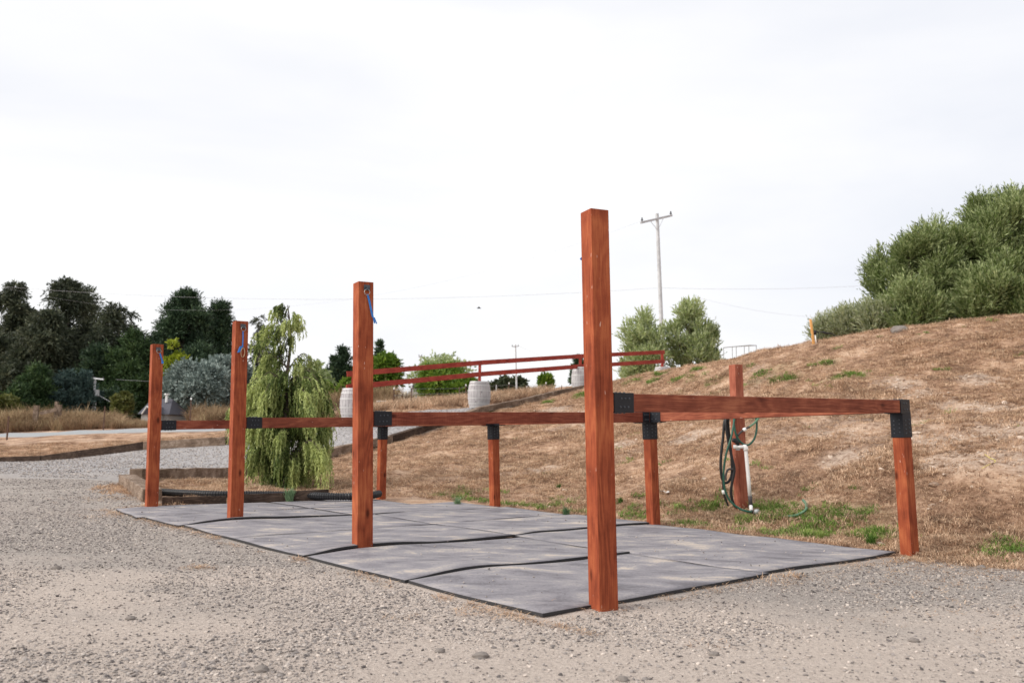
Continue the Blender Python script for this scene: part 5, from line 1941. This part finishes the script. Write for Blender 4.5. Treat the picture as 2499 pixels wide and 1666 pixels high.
# pale pair on the slope
tree('willow_tree', 'pale sage-green bushy tree below the tall pole, left of the pair', 1484, 714, 56, 41, 'bush', 'sage', vb=868, dens=1.5, leaf=(.17, .05, .45, 9))
tree('willow_tree', 'taller pale green tree, right of the pair below the tall pole', 1584, 692, 58, 42, 'bush', 'sage', vb=850, dens=1.25, leaf=(.17, .05, .45, 9))
tree('willow_tree', 'short pale shoot at the right side of the pair below the tall pole', 1628, 742, 28, 42.5, 'bush', 'willow', vb=840, dens=1.1, leaf=(.17, .05, .4, 9))
tree('willow_tree', 'low dark green bush under the right end of the red rail', 1468, 800, 38, 43, 'bush', 'willow', vb=866, dens=1.4, leaf=(.17, .05, .4, 9))
# big thicket at right
WG = 'willow thicket on the crest at right'
LF = (.115, .026, .42, 12)
tree('willow_bush', 'huge green bush at the right photo edge on the crest', 2330, 436, 128, 24.5, 'bush', 'willow', dens=2.6, group=WG, leaf=LF, cat='bush')
tree('willow_bush', 'large green bush left of the huge one on the crest', 2228, 468, 88, 24, 'bush', 'willow', dens=2.6, group=WG, leaf=LF, cat='bush')
tree('willow_bush', 'green bush in the middle of the thicket with feathery upright shoots', 2132, 520, 72, 23.5, 'bush', 'willow', dens=2.4, group=WG, leaf=LF, cat='bush')
tree('willow_bush', 'leftmost tall bush of the thicket, thin branches against the sky', 2050, 560, 56, 24, 'bush', 'willow', dens=1.5, group=WG, leaf=LF, cat='bush')
tree('willow_bush', 'dark green lower bush at the foot of the thicket in the corner', 2290, 600, 90, 22.6, 'bush', 'willow', dens=2.2, group=WG, leaf=LF, cat='bush')
tree('willow_bush', 'dark green lower bush directly above the grey rock', 2110, 640, 62, 22.4, 'bush', 'willow', dens=2.0, group=WG, leaf=LF, cat='bush')
tree('willow_bush', 'pale yellowish bush between yellow stake and thicket', 1968, 716, 52, 23.6, 'bush', 'willowpale', dens=1.9, group=WG, leaf=(.09, .024, .35, 12), cat='bush')
tree('willow_bush', 'pale small bush behind the yellow stake', 1898, 735, 30, 24, 'bush', 'willowpale', dens=1.7, group=WG, leaf=(.09, .024, .35, 12), cat='bush')
tree('willow_bush', 'low yellow-green bush at the left foot of the thicket', 2030, 700, 45, 22.8, 'bush', 'willowpale', dens=1.7, group=WG, leaf=(.10, .026, .35, 12), cat='bush')


# ------------------------------------------------------------------ the drooping tree by the mats
def weeping():
    rng = np.random.default_rng(5)
    d = 14.4
    bx = at(662, 1120, d)[0]
    z0 = zg(bx, d)
    t = thing('weeping_cypress', (bx, d, z0), 'small drooping cypress with yellow-green hanging fronds in the planting bed', 'tree')
    Hh = at(640, 694, d)[2] - z0
    trunk = [Vector((bx, d, z0 - .1)), Vector((bx - .08, d, z0 + Hh * .3)), Vector((bx - .12, d + .03, z0 + Hh * .55)), Vector((bx - .07, d, z0 + Hh * .8)), Vector((bx - .15, d, z0 + Hh * .985))]
    tb = bezier(trunk, 24)
    mb = MB()
    mb.tube(tb, list(np.linspace(.06, .008, len(tb))), 7)
    O_, D_, Ln, sh0 = [], [], [], []
    prof = [(0, .60), (.12, .78), (.25, .95), (.42, .98), (.5, .80), (.58, .86), (.64, .55), (.74, .58), (.8, .32), (.88, .36), (.92, .16), (.97, .12), (1, .05)]
    pf_ = np.array(prof)
    tips = [(590, 772), (578, 812), (605, 765), (628, 722), (640, 703), (562, 905), (548, 925), (530, 955), (600, 850), (570, 985), (690, 745), (682, 728), (722, 835), (690, 838), (740, 888), (757, 925), (735, 905),
            (756, 985), (742, 1005), (700, 885), (585, 1010), (575, 1040), (600, 1045), (640, 1050), (690, 1040), (725, 1040), (745, 1050), (620, 985), (660, 990), (700, 975), (610, 905), (650, 930), (680, 940),
            (610, 820), (640, 800), (668, 775), (655, 740), (630, 770), (590, 880), (625, 860), (650, 870), (715, 930), (665, 1075), (620, 1080), (700, 1075), (600, 930), (720, 960), (640, 1010), (560, 960), (595, 975), (670, 900)]
    brs = []
    for u_, v_ in tips:
        for rep in range(2 if v_ > 840 else 1):
            dd = rng.uniform(-.75, .55) * (0.25 + .75 * min(1, (v_ - 690) / 250))
            tp_ = Vector(at(u_ + rng.normal(0, 7) * rep, v_ + rng.normal(0, 10) * rep, d + dd))
            brs.append(tp_)
    for tip in brs:
        f = np.clip((tip[2] - z0) / Hh - rng.uniform(.02, .10), .06, .97)
        base = Vector(tb[min(len(tb) - 1, int(f * (len(tb) - 1)))])
        hor = Vector((tip[0] - base[0], tip[1] - base[1], 0))
        R_ = hor.length
        dr = hor.normalized() if R_ > 1e-3 else Vector((1, 0, 0))
        mid = base + hor * .55 + Vector((0, 0, (tip[2] - base[2]) * .5 + .10 + R_ * .28))
        br = bezier([base, mid, tip], 14)
        mb.tube(br, list(np.linspace(.016 * (1.3 - f), .003, len(br))), 4)
        ns = int((26 + 46 * R_) * (1.2 if f < .45 else .62))
        tone = rng.uniform(-.25, .25)
        for s in range(ns):
            tt = rng.uniform(.12, 1.0) ** .65
            q = br[min(len(br) - 1, int(tt * (len(br) - 1)))]
            O_.append((q[0] + rng.normal(0, .045), q[1] + rng.normal(0, .045), q[2] + rng.normal(0, .02)))
            D_.append((dr[0] * .45 + rng.normal(0, .17), dr[1] * .45 + rng.normal(0, .17), -.15 - rng.uniform(0, .9)))
            Ln.append((.16 + .36 * rng.uniform()) * (1.2 - .75 * f))
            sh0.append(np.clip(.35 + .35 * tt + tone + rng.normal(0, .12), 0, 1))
    mb.build('trunk', M['bark'], t)
    O_, D_, Ln, sh0 = np.array(O_), nrm(np.array(D_)), np.array(Ln), np.array(sh0)
    m = 26
    tt = np.linspace(0, 1, m)[None, :]
    P = O_[:, None, :] + D_[:, None, :] * (tt * Ln[:, None])[..., None] * np.stack([1 - .6 * tt, 1 - .6 * tt, np.ones_like(tt)], -1)
    P[..., 2] -= .35 * (tt * Ln[:, None]) ** 1.5
    P[..., 2] = np.maximum(P[..., 2], z0 + .04)
    ld = np.concatenate([P[:, 1:] - P[:, :-1], P[:, -1:] - P[:, -2:-1]], 1)
    ld = nrm(ld) + rng.normal(0, .38, P.shape)
    ld[..., 2] -= .25
    ld = nrm(ld).reshape(-1, 3)
    base = P.reshape(-1, 3)
    side = nrm(np.cross(ld, rng.normal(0, 1, ld.shape)))
    k = rng.uniform(.6, 1.3, (len(base), 1))
    V = np.stack([base, base + ld * .028 * k + side * .008, base + ld * .06 * k, base + ld * .028 * k - side * .008], 1).reshape(-1, 3)
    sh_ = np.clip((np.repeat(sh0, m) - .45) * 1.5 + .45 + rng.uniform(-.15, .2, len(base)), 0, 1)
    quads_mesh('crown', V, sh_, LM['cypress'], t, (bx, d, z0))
    TREES.append(('weeping', len(V) // 4))


weeping()
wx = on(707 / K, 1222 / K)


def weed(c, s, lab, n_=90, seed=0, matn='weed', group=None):
    rng = np.random.default_rng(seed)
    v_, f_, _ = tuft_proto(rng, n_, s * .25, s, s * .045, .55)
    mb = MB()
    mb.add([(x + c[0], y + c[1], z + c[2]) for x, y, z in v_], f_)
    return tag(mb.build('weed', M[matn], None, origin=Vector(c)), lab, 'weed', group)


weed((wx[0], wx[1], .0), .22, 'grey-green weed growing in front of the dark edging board under the drooping tree', 130, 1)
for q, (u, v, s, lab) in enumerate(((1051, 1152, .16, 'grey-green weed at the back edge of the mats left of the second short post'), (1385, 1247 / 1.0625 + 0, .14, 'small blue-green weed beside the back mats'),
                                    (1283, 1135, .12, 'little green weed at the toe of the slope left of the nearest post'), (1300, 1176, .16, 'grey weed by the mats just left of the nearest tall post'), (1425, 1168, .12, 'low green weed right behind the nearest tall post'),
                                    (1882, 1232, .13, 'green weed tuft at the far edge of the wide mat'), (2000, 1243, .15, 'green weed tuft near the right-hand short post'))):
    c = on(u, v, 0.02)
    weed((c[0], c[1], zg(c[0], c[1])), s, lab, 90, 10 + q, 'weed' if q in (0, 1, 3) else 'greengrass')
# pampas grass
pa = at(930, 922, 52)
g = zg(pa[0], pa[1])
t = thing('pampas_grass', (pa[0], pa[1], g), 'pampas grass with cream plumes between the bright green trees', 'grass clump')
rng = np.random.default_rng(3)
v_, f_, _ = tuft_proto(rng, 160, .5, 1.0, .03, .8)
mb = MB()
mb.add([(x * 1.2 + pa[0], y + pa[1], z + g + max(0, at(930, 924, 52)[2] - g - .2)) for x, y, z in v_], f_)
mb.build('blades', M['tall'], t)
pz = at(930, 922, 52)[2]
O_ = np.array([(pa[0] + rng.uniform(-.65, .65), pa[1] + rng.uniform(-.4, .4), pz - .1 + rng.uniform(-.1, .25)) for _ in range(26)])
V, sh_ = foliage(rng, O_, nrm(np.stack([rng.normal(.1, .25, 26), rng.normal(0, .2, 26), np.ones(26)], 1)), 40, .5, .12, .035, .1, .5)
quads_mesh('plumes', V, sh_, LM['plume'], t, (pa[0], pa[1], g))

# dead brush heap left of barrel
hb = at(770, 935, 34)
mb = MB()
rng = np.random.default_rng(9)
for _ in range(60):
    a = Vector((hb[0] + rng.normal(0, .5), hb[1] + rng.normal(0, .4), zg(hb[0], hb[1]) + rng.uniform(0, .3)))
    mb.tube([a, a + Vector((rng.uniform(.2, .9), rng.normal(0, .3), rng.uniform(.1, .8)))], [.015, .005], 4)
tag(mb.build('brush_pile', M['stick'], None, origin=Vector(hb)), 'heap of dead brush just left of the second nearest tall post', 'brush pile')

# bits of litter on the slope
c = hit(1528, 1136, .02)
mb = MB()
rng = np.random.default_rng(2)
vs = [tuple(c + [x * .045 + rng.normal(0, .012), y * .03 + rng.normal(0, .01), .02 + rng.uniform(0, .05)]) for x in (-1, 0, 1) for y in (-1, 0, 1)]
mb.add(vs, [(0, 3, 4, 1), (1, 4, 5, 2), (3, 6, 7, 4), (4, 7, 8, 5)])
tag(mb.build('paper_scrap', M['white'], None, origin=Vector(c)), 'crumpled white paper scrap at the toe of the slope right of the short post', 'litter')
P = [Vector(hit(u, v, .03)) for u, v in ((2255, 1075), (2272, 1066), (2287, 1058), (2275, 1052), (2262, 1043))]
mb = MB()
mb.tube(bezier(P, 24), .004, 5)
tag(mb.build('twine', plain('yellow_twine', (0.60, 0.52, 0.16), .7), None, origin=P[0]), 'bent piece of yellow twine lying on the slope at right', 'twine')

# a bird
b = Vector(at(1100, 708, 45))
mb = MB()
mb.tube([b + Vector((-.12, 0, 0)), b + Vector((-.05, 0, .02)), b + Vector((.05, 0, .02)), b + Vector((.13, 0, .0))], [.005, .035, .03, .006], 7)
mb.build
bd = thing('bird', tuple(b), 'tiny dark bird flying in the pale sky above the red rail', 'bird')
mb.build('body', M['bird'], bd)
for s in (-1, 1):
    mw_ = MB()
    mw_.add([b + Vector((-.03, 0, .02)), b + Vector((.05, 0, .02)), b + Vector((.02, s * .12, .09)), b + Vector((-.02, s * .2, .06)), b + Vector((-.03, 0, .012)), b + Vector((.05, 0, .012))], [(0, 1, 2, 3), (4, 3, 2, 5)])
    mw_.build('wing', M['bird'], bd)

# ------------------------------------------------------------------ small stones and clods one can pick out on the yard
CG = 'loose clods on the yard'
rr = random.Random(4)
for q, (u, v, r_) in enumerate(((1105, 1500, .03), (130, 1305, .028), (1010, 1485, .022), (1640, 1500, .02), (2255, 1300, .03), (960, 1235, .02), (1430, 1560, .02), (600, 1545, .025), (2100, 1470, .022), (300, 1420, .02))):
    c = on(u, v, 0)
    o = rock('clod', (c[0], c[1], zg(c[0], c[1]) + r_ * .25), r_, 'dark clod on the gravel yard, ' + ['just in front of the foremost mat corner', 'near the left photo edge', 'left of the foremost mat corner', 'right of the foot of the nearest tall post', 'at the right edge of the photo by the grass', 'on the middle of the mats', 'near the bottom edge in the middle', 'near the bottom edge at left', 'in the lower right corner of the yard', 'alone on the grey gravel at left'][q], 40 + q, (1.3, 1, .7), 'rock', CG)
    o['category'] = 'clod'
print('leaves', sum(n_ for _, n_ in TREES), [x for x in TREES if x[1] > 25000])
